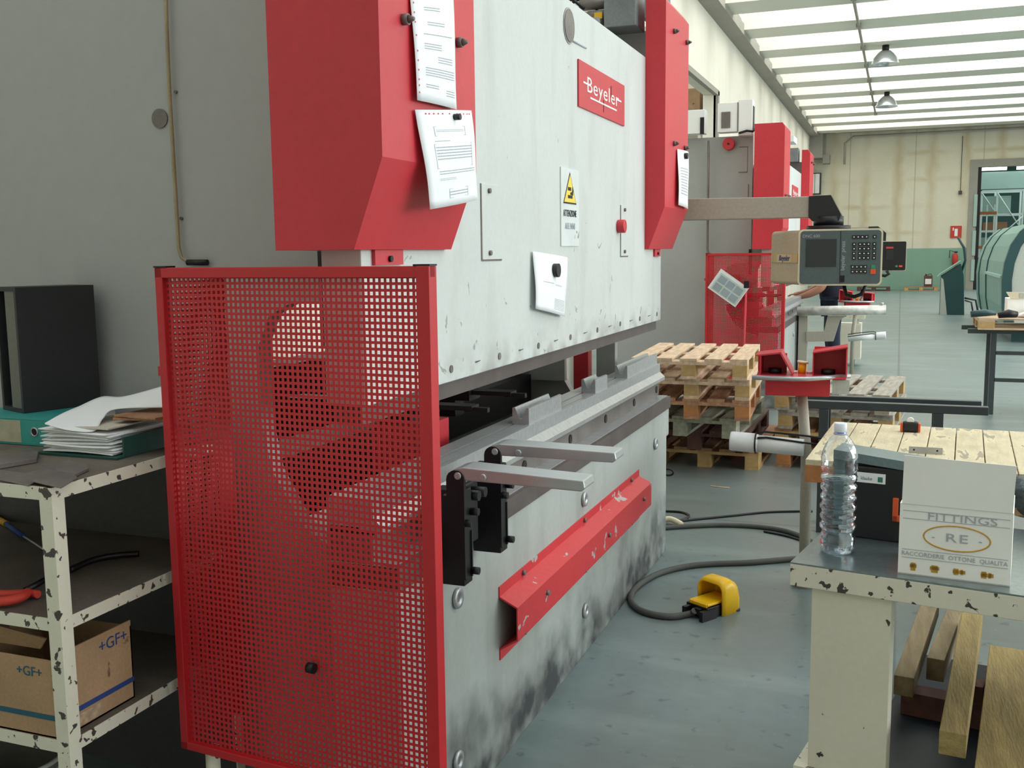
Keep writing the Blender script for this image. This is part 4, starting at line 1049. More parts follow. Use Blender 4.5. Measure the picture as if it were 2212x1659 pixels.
# person faces the press brake on the left (-X); slightly bent forward
V = [w(0, 0, .95), w(-.02, 0, 1.10), w(-.06, 0, 1.28), w(-.09, 0, 1.42), w(-.11, 0, 1.50), w(-.14, 0, 1.56), w(-.15, 0, 1.66), w(-.15, 0, 1.74),
     w(-.08, -.17, 1.40), w(-.14, -.20, 1.10), w(-.30, -.17, 1.02), w(-.42, -.14, .98), w(-.47, -.13, .97),      # near arm: shoulder elbow forearm wrist palm
     w(-.08, .17, 1.40), w(-.14, .21, 1.16), w(-.32, .17, 1.05), w(-.44, .14, 1.02), w(-.49, .13, 1.01),
     w(0, -.10, .90), w(.0, -.11, .50), w(.05, -.11, .10), w(-.08, -.12, .04),
     w(0, .10, .90), w(-.04, .11, .50), w(.01, .11, .10), w(-.12, .12, .04)]
E = [(0, 1), (1, 2), (2, 3), (3, 4), (4, 5), (5, 6), (6, 7), (3, 8), (8, 9), (9, 10), (10, 11), (11, 12), (3, 13), (13, 14), (14, 15), (15, 16), (16, 17), (0, 18), (18, 19), (19, 20), (20, 21), (0, 22), (22, 23), (23, 24), (24, 25)]
Rr = [(.08, .10), (.08, .11), (.09, .13), (.09, .13), .055, .075, .095, .07, .06, .058, .052, .034, (.02, .038), .06, .048, .042, .030, (.02, .038), .065, .055, .042, .035, .065, .055, .042, .035]
for hand, by in ((12, -.13), (17, .13)):
    base = V[hand]
    for k, (dy, L) in enumerate(((-.030, .075), (-.010, .085), (.010, .080), (.030, .065))):
        i0 = len(V); V += [base + Vector((-.045, dy, -.004)), base + Vector((-.045 - L * .5, dy * 1.1, -.012)), base + Vector((-.045 - L * .9, dy * 1.15, -.035))]
        E += [(hand, i0), (i0, i0 + 1), (i0 + 1, i0 + 2)]; Rr += [.010, .009, .008]
    i0 = len(V); sgn = 1 if by < 0 else -1
    V += [base + Vector((-.01, .045 * sgn, 0)), base + Vector((-.045, .06 * sgn, -.01))]; E += [(hand, i0), (i0, i0 + 1)]; Rr += [.011, .009]
org = Vector((ox, oy_, 0))
pers = skinned('person', V, E, Rr, 'skin', None, org); pers.location = org
tag(pers, 'person in dark navy work clothes reaching left behind the white roller stand', 'person')
# face
b = MB(); b.cyl(w(-.235, 0, 1.645), w(-.262, 0, 1.63), .014, 8, .008); b.build('nose', 'skin', pers)
for s_ in (-1, 1):
    b = MB(); b.cyl(w(-.228, s_ * .035, 1.675), w(-.240, s_ * .035, 1.675), .011, 10); b.build('eye', 'hair', pers)
    b = MB(); b.cyl(w(-.14, s_ * .088, 1.65), w(-.14, s_ * .105, 1.65), .026, 12); b.build('ear', 'skin', pers)
b = MB(); b.box(w(-.238, -.025, 1.598), w(-.228, .025, 1.606)); b.build('mouth', mat('lip', '8a4b42', .5), pers)
b = MB(); b.lathe([(.10, -.02), (.108, .03), (.10, .08), (.06, .115), (.01, .125)], w(-.135, 0, 1.67), 20); b.build('hair', 'hair', pers)
sv = [V[i] for i in (0, 1, 2, 3, 8, 9, 13, 14)]
sh = skinned('shirt', [sv[0] + Vector((0, 0, -.12))] + sv[1:4] + [w(-.10, 0, 1.48)] + [sv[4], w(-.115, -.19, 1.24), sv[6], w(-.12, .195, 1.24)],
             [(0, 1), (1, 2), (2, 3), (3, 4), (3, 5), (5, 6), (3, 7), (7, 8)], [(.17, .20), (.165, .19), (.16, .19), (.14, .18), .075, .085, .075, .085, .075], 'navy', pers, org)
tr = skinned('trousers', [w(0, 0, .97), w(0, -.095, .88), w(0, -.11, .50), w(.045, -.11, .09), w(0, .095, .88), w(-.04, .11, .50), w(.005, .11, .09)],
             [(0, 1), (1, 2), (2, 3), (0, 4), (4, 5), (5, 6)], [(.16, .185), .135, .10, .08, .135, .10, .08], 'jean', pers, org)
for V0 in (V[20], V[24]):
    skinned('shoe', [Vector((V0.x + .03, V0.y, .045)), Vector((V0.x - .06, V0.y, .045)), Vector((V0.x - .17, V0.y, .035))], [(0, 1), (1, 2)], [(.045, .042), (.045, .042), (.035, .04)], 'shoe', pers, org)

# ------------------------------------------------------------------ foot pedal and floor cables
c = at(1548, 1318, Z=0)
t = thing('foot_pedal', 'yellow hooded foot pedal on the floor with a grey cable', 'foot pedal', c)
FMx = Matrix.Translation(c) @ Matrix.Rotation(math.radians(58), 4, 'Z')
# local: opening faces -x, width along y
def hood():
    b = MB(); n = 10
    def prof(w_, h):
        pts = [(-w_, 0)] + [(-w_ * (1 if i == 0 else 1), 0) for i in range(0)]
        pts += [(-w_, h - .035)] + [(-w_ + .035 * (1 - math.cos(a)), h - .035 + .035 * math.sin(a)) for a in [PI / 2 * i / 4 for i in range(1, 5)]]
        pts += [(w_ - .035 * (1 - math.cos(a)), h - .035 + .035 * math.sin(a)) for a in [PI / 2 * i / 4 for i in range(4, -1, -1)]] + [(w_, 0)]
        return pts
    secs = [(-.045, .070, .138), (-.02, .072, .152), (.02, .072, .152), (.055, .070, .132), (.072, .064, .095)]
    rings = [[b.bm.verts.new((x, p[0], p[1])) for p in prof(w_, h)] for x, w_, h in secs]
    for A, B_ in zip(rings, rings[1:]):
        for k in range(len(A) - 1):
            f = b.bm.faces.new((A[k], A[k + 1], B_[k + 1], B_[k])); f.smooth = True
    b.bm.faces.new(rings[-1])
    return b
b = hood(); b.xf(FMx); b.build('hood', 'yellow', t, solid=.007)
b = MB(); b.box((-.12, -.055, .055), (.05, .055, .066)); b.box((-.125, -.05, .048), (-.112, .05, .066)); b.xf(FMx); b.build('pedal_plate', 'yellow', t, bevel=.003)
b = MB(); b.box((-.13, -.062, .0), (.05, .062, .052)); b.box((-.04, -.074, 0), (.074, .074, .012)); b.xf(FMx); b.build('pedal_base', 'black', t, bevel=.002)
b = MB(); b.box((-.17, .03, .0), (-.13, .05, .045)); b.box((-.17, -.07, .0), (-.08, -.05, .045)); b.box((-.15, -.035, .018), (-.13, .0, .045)); b.xf(FMx); b.build('cable_bracket', 'black', t)
def smooth(pts, n=6):
    P_ = [Vector(p) for p in pts]; out = []
    for i in range(len(P_) - 1):
        p0 = P_[max(i - 1, 0)]; p1 = P_[i]; p2 = P_[i + 1]; p3 = P_[min(i + 2, len(P_) - 1)]
        for k in range(n):
            u = k / n; out.append(.5 * ((2 * p1) + (p2 - p0) * u + (2 * p0 - 5 * p1 + 4 * p2 - p3) * u * u + (3 * p1 - p0 - 3 * p2 + p3) * u ** 3))
    return out + [P_[-1]]
def floor_cable(pix, r, label, m='rubber', first=None, last=None):
    pts = []
    for q in pix: p = at(q[0], q[1], Z=r); pts.append(p)
    if first: pts = [Vector(first)] + pts
    if last: pts = pts + [Vector(last)]
    b = MB(); b.tube(smooth(pts), r, 10)
    return single(b.build('floor_cable', m), label, 'cable', 'cables on the floor')
lastp = FMx @ Vector((-.155, -.01, .035))
floor_cable([(1850, 1195), (1770, 1203), (1705, 1208), (1620, 1215), (1540, 1218), (1480, 1224), (1420, 1240), (1375, 1268), (1362, 1293), (1375, 1313), (1405, 1326), (1450, 1332), (1490, 1326)], .0145,
            'thick grey cable looping on the floor from the bench to the yellow pedal', last=lastp)
floor_cable([(1424, 1141), (1480, 1137), (1560, 1134), (1640, 1138), (1700, 1148), (1750, 1168), (1790, 1200)], .0135, 'thick grey cable arching over the floor from the machine to behind the bench')
floor_cable([(1650, 1148), (1700, 1158), (1745, 1172)], .006, 'thin dark cable lying under the thick arching cable', 'black')
floor_cable([(1436, 1104), (1470, 1106), (1488, 1113), (1480, 1121), (1462, 1126), (1500, 1122), (1580, 1114), (1660, 1106), (1755, 1104)], .007, 'thin black cable curling on the floor behind the thick ones', 'black')
b = MB(); c = at(1444, 1131, Z=.01); b.tube(smooth([c + Vector((-.08, 0, .0)), c + Vector((0, .03, .02)), c + Vector((.08, .0, 0))]), .018, 8)
single(b.build('cream_plug', 'conrim'), 'cream plug lying on the floor by the corner of the machine bed', 'plug')
b = MB(); c = at(1443, 1020, Y=5.45); b.tube([c + Vector((.03 * math.cos(a), 0, .018 * math.sin(a))) for a in [2 * PI * i / 16 for i in range(16)]], .006, 6, closed=True)
b.tube([c + Vector((-.03, 0, 0)), Vector((-1.16, 5.30, c.z)), Vector((-1.2, 5.284, c.z))], .006, 6)
single(b.build('cable_eye', 'black'), 'small black cable loop sticking out of the far end of the bed', 'cable')
b = MB(); c = at(1553, 1052, Z=.004); b.tube(smooth([c + Vector((-.06, .02, 0)), c, c + Vector((.07, 0, 0))]), .004, 6)
single(b.build('wood_splinter', 'wood'), 'thin pale splinter lying on the floor in front of the tall pallet stack', 'splinter')

# ------------------------------------------------------------------ black trestles
def trestle(x0, x1, y, z, depth, legs, label, group, rungs=()):
    t = thing('steel_trestle', label, 'trestle', ((x0 + x1) / 2, y, 0), group)
    for k, yy in enumerate((y, y + depth)):
        b = MB(); b.box((x0 - .03 * k, yy, z - .045), (x1 - .02 * k, yy + .05, z)); b.build('top_rail', 'darktrestle', t, bevel=.003)
    for x in legs:
        for yy in (y, y + depth):
            b = MB(); b.box((x, yy, 0), (x + .05, yy + .05, z - .045)); b.build('leg', 'darktrestle', t)
    for x0r, x1r, zz in rungs:
        b = MB(); b.box((x0r, y, zz), (x1r, y + .035, zz + .035)); b.build('rung', 'darktrestle', t)
    return t
a = at(1722, 872, Y=5.9); c = at(2136, 884, Y=5.9)
trestle(a.x, c.x, 5.9, at(1950, 873, Y=5.9).z, .22, (a.x + .12, c.x - .27), 'long low black steel trestle behind the pallet table', 'black steel trestles', )
a = at(2091, 710, Y=10.72)
trestle(a.x, a.x + 1.2, 10.72, a.z, .5, (a.x + .205, a.x + 1.0), 'black steel trestle with rungs at the right edge carrying cluttered boards', 'black steel trestles', rungs=((a.x + .25, a.x + 1.0, .32), (a.x + .25, a.x + 1.0, .58)))
zt = a.z
pl = pallet('new', (a.x + .68, 11.0, zt), 'pale wooden pallet lying on the far black trestle at the right edge', 'pallets on trestles', PI / 2); pl.scale = (1, 1, .75)
zt2 = zt + .108
# clutter on it
def bx_thing(name, a, c, m, label, cat, rz=0, bevel=0, group=None):
    b = MB(); b.box(a, c, rz=rz); return single(b.build(name, m, bevel=bevel), label, cat, group)
a = at(2176, 668, Y=11.0)
t = thing('open_carton', 'grey-white open carton at the back of the far trestle, cream flap showing', 'box', (a.x + .2, 11.2, zt2))
b = MB(); b.box((a.x, 11.0, zt2), (a.x + .5, 11.3, zt2 + .17)); b.build('carton_body', 'wcarton', t)
b = MB(); b.prism([(a.x - .02, zt2 + .235), (a.x + .5, zt2 + .235), (a.x + .5, zt2 + .17), (a.x + .02, zt2 + .17)], 'y', 10.99, 11.0); b.build('flap', 'conrim', t)
b = MB(); b.box((a.x + .1, 10.985, zt2 + .18), (a.x + .102 + .4, 10.99, zt2 + .225)); b.build('label_strip', 'mgrey', t)
q = at(2150, 690, Z=zt2)
b = MB(); b.tube([(q.x - .2, 10.65, zt2 + .035), (q.x - .08, 10.66, zt2 + .05), (q.x + .02, 10.68, zt2 + .045)], [.03, .035, .02], 10); single(b.build('hand_tool', 'mdteal'), 'dark cordless tool lying on the boards of the far trestle', 'tool')
b = MB(); b.tube([(q.x + .03, 10.56, zt2 + .03), (q.x + .12, 10.57, zt2 + .05), (q.x + .19, 10.60, zt2 + .04)], [.025, .04, .03], 10); single(b.build('tape_roll', 'black'), 'small black tape gun right of the dark tool on the far trestle', 'tool')
b = MB(); b.grid(lambda u, v: Vector((q.x + .22 + u * .35, 10.70 + v * .25, zt2 + .02 + .08 * math.sin(u * 2.6) * (1 - .3 * v))), 10, 6); single(b.build('crumpled_paper', 'paper', solid=.002), 'crumpled pale sheet heaped on the far trestle before the carton', 'paper')

# ------------------------------------------------------------------ pallet table in the middle right
zt = .75
NL = at(1740, 992, Z=zt); FL_ = at(1806, 913, Z=zt); FR_ = at(2212, 936, Z=zt)
tx0 = NL.x; ty0, ty1 = NL.y, FL_.y; ang = math.atan2(-.055, 1)
t = thing('pallet_table', 'table topped with closed wooden boards, behind the bench with the bottle', 'table', (tx0, ty0, 0), None, ang)
Lb = ty1 - ty0 + .03; bw = .108
tbw = mat('bleached_table_boards', 'd2c5a4', .75, 0, .2, 5, stretch=(4, .9, 4), bump=.2, chip=.60, chipcol='a39a83', chipscale=5)
for i in range(12):
    x = i * (bw + .004); b = MB(); b.box((x, 0, zt - .024), (x + bw, Lb, zt)); b.build('deck_board', tbw, t, bevel=.002, local=True)
b = MB(); b.box((0, .0, zt - .094), (1.34, .09, zt - .024)); b.build('front_beam', 'blockor', t, local=True, bevel=.002)
for y in (Lb * .45, Lb - .1): b = MB(); b.box((0, y, zt - .094), (1.34, y + .09, zt - .024)); b.build('cross_beam', 'wood2', t, local=True)
for x in (.16, 1.2):
    for y in (.10, Lb - .08): b = MB(); b.box((x, y, 0), (x + .06, y + .06, zt - .094)); b.build('leg', 'cream', t, local=True)
c = at(1966, 933, Z=zt)
t = thing('tape_measure', 'small black and orange tape measure on the pallet table boards', 'tape measure', c)
b = MB(); b.box(c + Vector((-.035, -.02, 0)), c + Vector((.035, .02, .05))); b.build('case', 'blackplastic', t, bevel=.010)
for x in (-.044, .033):
    b = MB(); b.box(c + Vector((x, -.021, .004)), c + Vector((x + .011, .021, .044))); b.build('grip', 'orange', t, bevel=.003)
b = MB(); b.cyl(c + Vector((0, -.012, .052)), c + Vector((0, .012, .052)), .016, 14); b.build('lock_button', 'white', t)
c = at(1999, 980, Z=zt)
t = thing('steel_bracket', 'short angled steel strip with two holes on the pallet table', 'bracket', c)
b = MB(); b.box(c + Vector((-.065, -.004, 0)), c + Vector((.065, .0, .028))); b.box(c + Vector((.02, 0, 0)), c + Vector((.04, .05, .02))); b.build('strip', 'steel', t)
for x in (-.045, .045): b = MB(); b.cyl(c + Vector((x, -.005, .015)), c + Vector((x, -.004, .015)), .004, 10); b.build('hole', 'black', t)

# ------------------------------------------------------------------ near bench, bottle, boxes
zb = .80
NLc = at(1707, 1214, Z=zb); NRc = at(2212, 1287, Z=zb); BLc = at(1785, 1128, Z=zb)
bang = math.atan2(NRc.y - NLc.y, NRc.x - NLc.x)
t = thing('work_bench', 'low cream steel bench with a bare steel top and chipped edges at the right', 'bench', (NLc.x, NLc.y, 0), None, bang)
Lx, Ly = 1.15, .62
b = MB(); b.box((0, 0, zb - .004), (Lx, Ly, zb)); b.build('bench_top', 'sheet', t, local=True)
b = MB(); b.box((0, .0, zb - .062), (Lx, .045, zb - .004)); b.build('front_edge', 'creamchip', t, local=True, bevel=.002)
b = MB(); b.box((0, .045, zb - .062), (.045, Ly, zb - .004)); b.box((Lx - .045, .045, zb - .062), (Lx, Ly, zb - .004)); b.box((.045, Ly - .045, zb - .062), (Lx - .045, Ly, zb - .004)); b.build('side_edge', 'creamchip', t, local=True)
for x in (.055, Lx - .25):
    b = MB(); b.box((x, .012, .25), (x + .195, .020, zb - .062)); b.box((x + .187, .020, .25), (x + .195, .062, zb - .062)); b.box((x, .020, .25), (x + .008, .062, zb - .062)); b.build('leg', 'cream', t, local=True)
for x in (.005, Lx - .05):
    b = MB(); b.box((x, Ly - .05, .25), (x + .04, Ly - .01, zb - .062)); b.build('leg', 'cream', t, local=True)
b = MB(); b.box((.02, .0, .222), (Lx, .05, .25)); b.box((.02, .05, .222), (.07, Ly - .05, .25)); b.box((Lx - .07, .05, .222), (Lx, Ly - .05, .25)); b.build('lower_frame', 'creamchip', t, local=True)
for x in (.055, Lx - .25):
    for y in (.0, Ly - .05): b = MB(); b.box((x, y, 0), (x + .05, y + .05, .222)); b.build('foot', 'creamchip', t, local=True)
b = MB(); b.box((.07, .05, .222), (Lx - .07, Ly - .05, .228)); b.build('lower_shelf', mat('dark_blue_black_sheet', '1d2730', .5, 0, .2, 3), t, local=True)
BM = Matrix.Translation((NLc.x, NLc.y, 0)) @ Matrix.Rotation(bang, 4, 'Z')
# timbers on the lower shelf
TG = 'timbers under the bench'
def timber(px0, py0, px1, py1, z, wd_, h, m, label, y_far):
    n_ = at(px0, py0, Z=z + h); f_ = at(px1, py1, Z=z + h)
    d = (f_ - n_); d.z = 0; d.normalize(); s_ = Vector((d.y, -d.x, 0)); L = y_far
    b = MB(); P0 = n_; vs = []
    pts = [P0, P0 + s_ * wd_, P0 + s_ * wd_ + d * L, P0 + d * L]
    A = [b.bm.verts.new((p.x, p.y, z)) for p in pts]; B_ = [b.bm.verts.new((p.x, p.y, z + h)) for p in pts]
    b.bm.faces.new(A[::-1]); b.bm.faces.new(B_)
    for k in range(4): b.bm.faces.new((A[k], A[(k + 1) % 4], B_[(k + 1) % 4], B_[k]))
    return single(b.build('timber', m, bevel=.002), label, 'timber', TG)
tw = mat('weathered_timber', '8a7a5c', .8, 0, .3, 6, stretch=(6, .8, 6), bump=.3)
tw2 = mat('pale_timber', '9c8755', .8, 0, .3, 6, stretch=(6, .8, 6), bump=.3)
timber(2029, 1577, 2080, 1312, .358, .062, .062, tw2, 'pale yellow timber with its end jutting out farthest under the bench', .95)
timber(1931, 1458, 1990, 1300, .30, .055, .06, tw, 'shortest timber under the bench, just right of the bench leg', .75)
timber(2002, 1420, 2050, 1302, .30, .05, .07, tw, 'thin timber between the two others under the bench', .7)
timber(2100, 1700, 2146, 1330, .30, .16, .07, tw2, 'widest board under the bench at the right edge of the photo', .95)
b = MB(); b.box((.20, .50, .229), (.95, .57, .299)); b.xf(BM); single(b.build('bearer', 'wood3'), 'dark red-brown wooden bearer under the timbers', 'bearer')
b = MB(); b.box((.08, .68, .0), (1.2, 1.55, .02)); b.xf(BM)  # dark sheet added to stand for the shade under the bench
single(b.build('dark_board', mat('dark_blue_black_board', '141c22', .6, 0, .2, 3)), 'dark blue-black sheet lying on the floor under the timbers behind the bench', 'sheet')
b = MB(); b.box((.36, .50, .300), (.42, .56, .357)); b.xf(BM); single(b.build('spacer_block', 'wood3'), 'small dark block under the farthest jutting timber below the bench', 'block')
# bottle
c = at(1808, 1192, Z=zb)
t = thing('water_bottle', 'clear ribbed plastic water bottle with white cap, two thirds full', 'bottle', c)
R0 = .0455
prof = [(.018, .006), (.032, .001), (.042, .004), (R0, .018), (R0 - .001, .045), (R0 - .006, .056)]
zz = .056
for i in range(6):
    prof += [(R0 - .0038, zz + .006), (R0 + .001, zz + .012), (R0 + .001, zz + .020), (R0 - .0038, zz + .026)]; zz += .026
prof += [(R0 - .004, .215), (R0 + .001, .225), (R0, .262), (R0 - .006, .283), (.028, .303), (.016, .316), (.013, .322), (.013, .330)]
wob = lambda tt, z: 1 + .02 * math.sin(5 * tt) * (1 if z < .05 else .3) + .008 * math.sin(3 * tt + z * 90)
k_ = at(1812, 914, Y=c.y).z - zb; sc_ = k_ / .345
b = MB(); b.lathe([(r * sc_, z * sc_) for r, z in prof], c, 40, warp=lambda t_, z: wob(t_, z)); b.build('bottle_body', 'pet', t)
wl = [(r - .0016, z + .0016) for r, z in prof if z < .20] + [(R0 - .006, .198), (.001, .199)]
b = MB(); b.lathe([(r * sc_, z * sc_) for r, z in wl], c, 40, warp=lambda t_, z: wob(t_, z)); b.build('water', 'water', t)
b = MB(); b.lathe([(.0155 * sc_, .322 * sc_), (.0162 * sc_, .325 * sc_), (.0162 * sc_, .344 * sc_), (.0145 * sc_, .346 * sc_)], c, 24); b.build('cap', mat('cap_white', 'dfe3ee', .4), t)
b = MB(); b.lathe([(.0175 * sc_, .316 * sc_), (.0175 * sc_, .320 * sc_)], c, 24); b.build('neck_ring', mat('neck_blue', 'aab4dd', .4), t)
# carton FITTINGS
c = at(1939, 1239, Z=zb); c2 = at(2182, 1269, Z=zb)
cw = (c2 - c).length; cang = math.atan2(c2.y - c.y, c2.x - c.x)
t = thing('fittings_carton', 'white carton of pipe fittings with its front flap standing open', 'box', c + Vector((0, .004, 0)), None, cang)
ch = at(2190, 1110, Y=c2.y).z - zb; chf = at(2197, 1005, Y=c2.y).z - zb
b = MB(); w_ = .003; dp = .20
b.box((0, 0, 0), (cw, dp, w_)); b.box((0, 0, 0), (cw, w_, ch)); b.box((0, dp - w_, 0), (cw, dp, ch)); b.box((0, w_, 0), (w_, dp - w_, ch)); b.box((cw - w_, w_, 0), (cw, dp - w_, ch))
b.build('carton_body', 'wcarton', t, local=True)
b = MB(); b.prism([(.004, ch), (cw - .002, ch), (cw + .002, ch + (chf - ch) * .98), (.006, ch + (chf - ch) * 1.04)], 'y', -.002, .001); 
for v in b.bm.verts: v.co.y -= (v.co.z - ch) * .04
b.build('front_flap', 'wcarton', t, local=True)
b = MB(); b.prism([(0, ch), (dp, ch), (dp - .03, ch - .0), (dp, ch + .03), (.02, ch + .10)], 'x', -.004, -.001); b.build('side_flap', 'wcarton', t, local=True) if False else b.bm.free()
b = MB()
for z in (.905, .795, .36, .245): b.box((.008, -.001, ch * z - .0006), (cw - .006, 0, ch * z + .0006))
b.build('printed_lines', 'ink', t, local=True)
fm = lambda x, z: plane_mtx((x, -.0012, z), (1, 0, 0), (0, 0, 1))
text('printed_text', 'FITTINGS', .026, 'ink', fm(cw * .56, ch * .85), t, sx=1.45, local=True, depth=.0003)
text('printed_text', 'RE', .030, 'ink', fm(cw * .52, ch * .575), t, sx=1.5, local=True, depth=.0003, space=1.15)
text('printed_text', '-            -', .026, 'ink', fm(cw * .52, ch * .575), t, sx=1.1, local=True, depth=.0003)
text('printed_text', 'RACCORDERIE  OTTONE  QUALITA', .015, 'ink', fm(cw * .5, ch * .30), t, sx=.98, local=True, depth=.0003)
b = MB(); b.tube([(cw * .52 + cw * .295 * math.cos(a), -.0005, ch * .575 + ch * .172 * math.sin(a)) for a in [2 * PI * i / 48 for i in range(48)]], .0017, 6, closed=True); b.build('printed_oval', 'gold', t, local=True)
for i, (x, ww, hh) in enumerate(((.14, .011, .020), (.335, .015, .018), (.555, .028, .014), (.80, .028, .015))):
    b = MB()
    if i < 2: b.box((cw * x - ww / 2, -.001, ch * .12 - hh / 2), (cw * x + ww / 2, 0, ch * .12 + hh / 2)); b.box((cw * x - ww * .7, -.001, ch * .12 - hh * .12), (cw * x + ww * .7, 0, ch * .12 + hh * .32))
    else: b.box((cw * x - ww / 2, -.001, ch * .12 - hh * .3), (cw * x + ww / 2, 0, ch * .12 + hh * .3)); b.box((cw * x - ww * .45, -.001, ch * .12 - hh * .55), (cw * x - ww * .05, 0, ch * .12 + hh * .55)); b.box((cw * x + ww * .1, -.001, ch * .12 - hh * .45), (cw * x + ww * .32, 0, ch * .12 + hh * .45))
    b.build('printed_fitting', 'goldprint', t, local=True)
# black tool case behind bottle
c = at(1800, 1165, Z=zb)
cb = Vector((-.145, NLc.y + .30, zb))
t = thing('tool_case', 'black plastic tool case with a red catch standing behind the bottle and carton', 'case', cb, None, bang)
zc1 = at(1800, 978, Y=cb.y - .02).z - zb; zc2 = at(1945, 1000, Y=cb.y).z - zb
b = MB(); b.box((0, 0, 0), (.235, .10, zc2 - .012)); b.build('case_body', 'blackplastic', t, local=True, bevel=.006)
b = MB(); b.prism([(-.012, zc1 + .006), (.24, zc2 + .006), (.24, zc2 - .018), (-.012, zc1 - .02)], 'y', -.006, .11); b.build('lid', mat('teal_grey_lid', '66787a', .35, 0, .1, 6), t, local=True)
b = MB(); b.prism([(-.012, zc1 - .02), (.02, zc1 - .022), (.02, .03), (-.004, .03)], 'y', -.004, .10); b.build('corner_edge', mat('teal_grey_edge', '566a6c', .35, 0, .1, 6), t, local=True)
a_ = (1832, 1012, 1891, 1034)
b = MB(); b.box((.052, -.0015, zc2 - .058), (.128, 0, zc2 - .030)); lb = b.build('label_sticker', 'paper', t, local=True)
text('sticker_text', 'klauke', .014, 'greenink', plane_mtx((.078, -.0018, zc2 - .046), (1, 0, 0), (0, 0, 1)), lb, local=True, depth=.0002, sx=.85)
b = MB(); b.box((.108, -.0025, zc2 - .053), (.121, -.0015, zc2 - .039)); b.build('sticker_mark', 'greenink', lb, local=True)
b = MB(); b.box((.150, -.010, zc2 * .28), (.165, 0, zc2 * .58)); b.box((.150, -.010, zc2 * .28), (.235, 0, zc2 * .36)); b.build('catch', 'orange', t, local=True, bevel=.002)
# plastic bag at the right edge
c = at(2210, 1140, Z=zb + .0); c.z = zb
b = MB(); b.lathe([(.05, 0), (.075, .01), (.085, .05), (.078, .09), (.05, .115), (.01, .12)], Vector((c.x + .045, c.y + .16, zb)), 26, warp=lambda t_, z: 1 + .10 * math.sin(7 * t_ + z * 60) + .06 * math.sin(11 * t_))
single(b.build('plastic_bag', mat('crinkled_grey_plastic', '4b5658', .2, .2, .6, 18, bump=.6)), 'crinkled dark plastic bag cut by the right edge beside the carton', 'bag')
b = MB(); q = at(2205, 1075, Y=3.3); b.prism([(q.x - .03, q.z - .05), (q.x + .2, q.z - .05), (q.x + .2, q.z + .10), (q.x + .03, q.z + .02)], 'y', 3.28, 3.33)
b.box((q.x + .02, 3.28, zb), (q.x + .2, 3.33, q.z - .05)) 
single(b.build('cardboard_piece', 'carton'), 'slanted cardboard piece at the right edge behind the carton', 'cardboard')

# ------------------------------------------------------------------ cream shelf unit, bottom left
zs = (1.08, .72, .36)
cn = at(110, 1055, Z=zs[0])
sx0 = cn.x; sy0 = cn.y
frl = at(0, 1032, Z=zs[0])
t = thing('shelf_unit', 'cream angle-iron shelf unit with chipped paint at the lower left', 'shelves', (sx0, sy0, 0))
sw = .90; sd = .66
cw_ = .030
zs = (zs[0], at(158, 1345, Y=sy0).z, at(182, 1612, Y=sy0).z)
sl = math.tan(math.radians(6))
for i, z in enumerate(zs):
    b = MB(); b.box((sx0 - sw, sy0 + .002, z - .004), (sx0 - .002, sy0 + sd, z)); b.build('shelf_deck', 'deckdirt', t)
    b = MB(); b.box((sx0 - sw, sy0, z - .030), (sx0, sy0 + .003, z + .001)); b.box((sx0 - .003, sy0, z - .030), (sx0, sy0 + sd, z + .001)); b.box((sx0 - sw, sy0 + sd - .003, z - .03), (sx0, sy0 + sd, z)); b.build('shelf_lip', 'creamchip', t)
b = MB(); b.box((sx0 - sw + .01, sy0 + sd - .012, .02), (sx0 - .01, sy0 + sd - .009, zs[0] - .03)); b.build('back_sheet', mat('dark_grey_back_sheet', '454546', .6, 0, .1, 3), t)  # added dark backing, its grey gives the shade behind the shelves
for x, y in ((sx0, sy0), (sx0, sy0 + sd), (sx0 - sw, sy0), (sx0 - sw, sy0 + sd)):
    dx = -1 if x == sx0 else 1; dy = 1 if y == sy0 else -1
    b = MB(); b.box((x, y - .0035 * dy, 0), (x + dx * .034, y, zs[0] + .001)); b.box((x, y - .0035 * dy, 0), (x + .0035 * -dx, y + dy * .034, zs[0] + .001)); b.build('post', 'creamchip', t)
# dark box (open front) standing on the binder at the back
z = zs[0]
zk = z + .077
bc = at(52, 893, Z=zk); b2 = at(218, 872, Z=zk)
brz = math.atan2(b2.y - bc.y, b2.x - bc.x) - PI / 2; bd = (b2 - bc).length
bh = at(33, 621, Y=bc.y).z - zk
t = thing('dark_cabinet', 'dark open-fronted box standing on the teal binder at the back of the cream shelves', 'box', bc, None, brz)
b = MB(); b.box((-.012, 0, 0), (0, bd, bh)); b.build('side_panel', 'darkbox', t, local=True)
b = MB(); b.box((-.135, 0, bh - .012), (-.012, bd, bh)); b.box((-.135, 0, 0), (-.012, bd, .012)); b.box((-.135, 0, .012), (-.123, bd, bh - .012)); b.build('shell', 'darkbox', t, local=True)
b = MB(); b.box((-.075, .002, .012), (-.012, .006, bh - .012)); b.build('front_stile', 'greybox', t, local=True)
b = MB(); b.box((-.123, bd - .01, .012), (-.012, bd, bh - .012)); b.build('back_panel', 'darkbox', t, local=True)
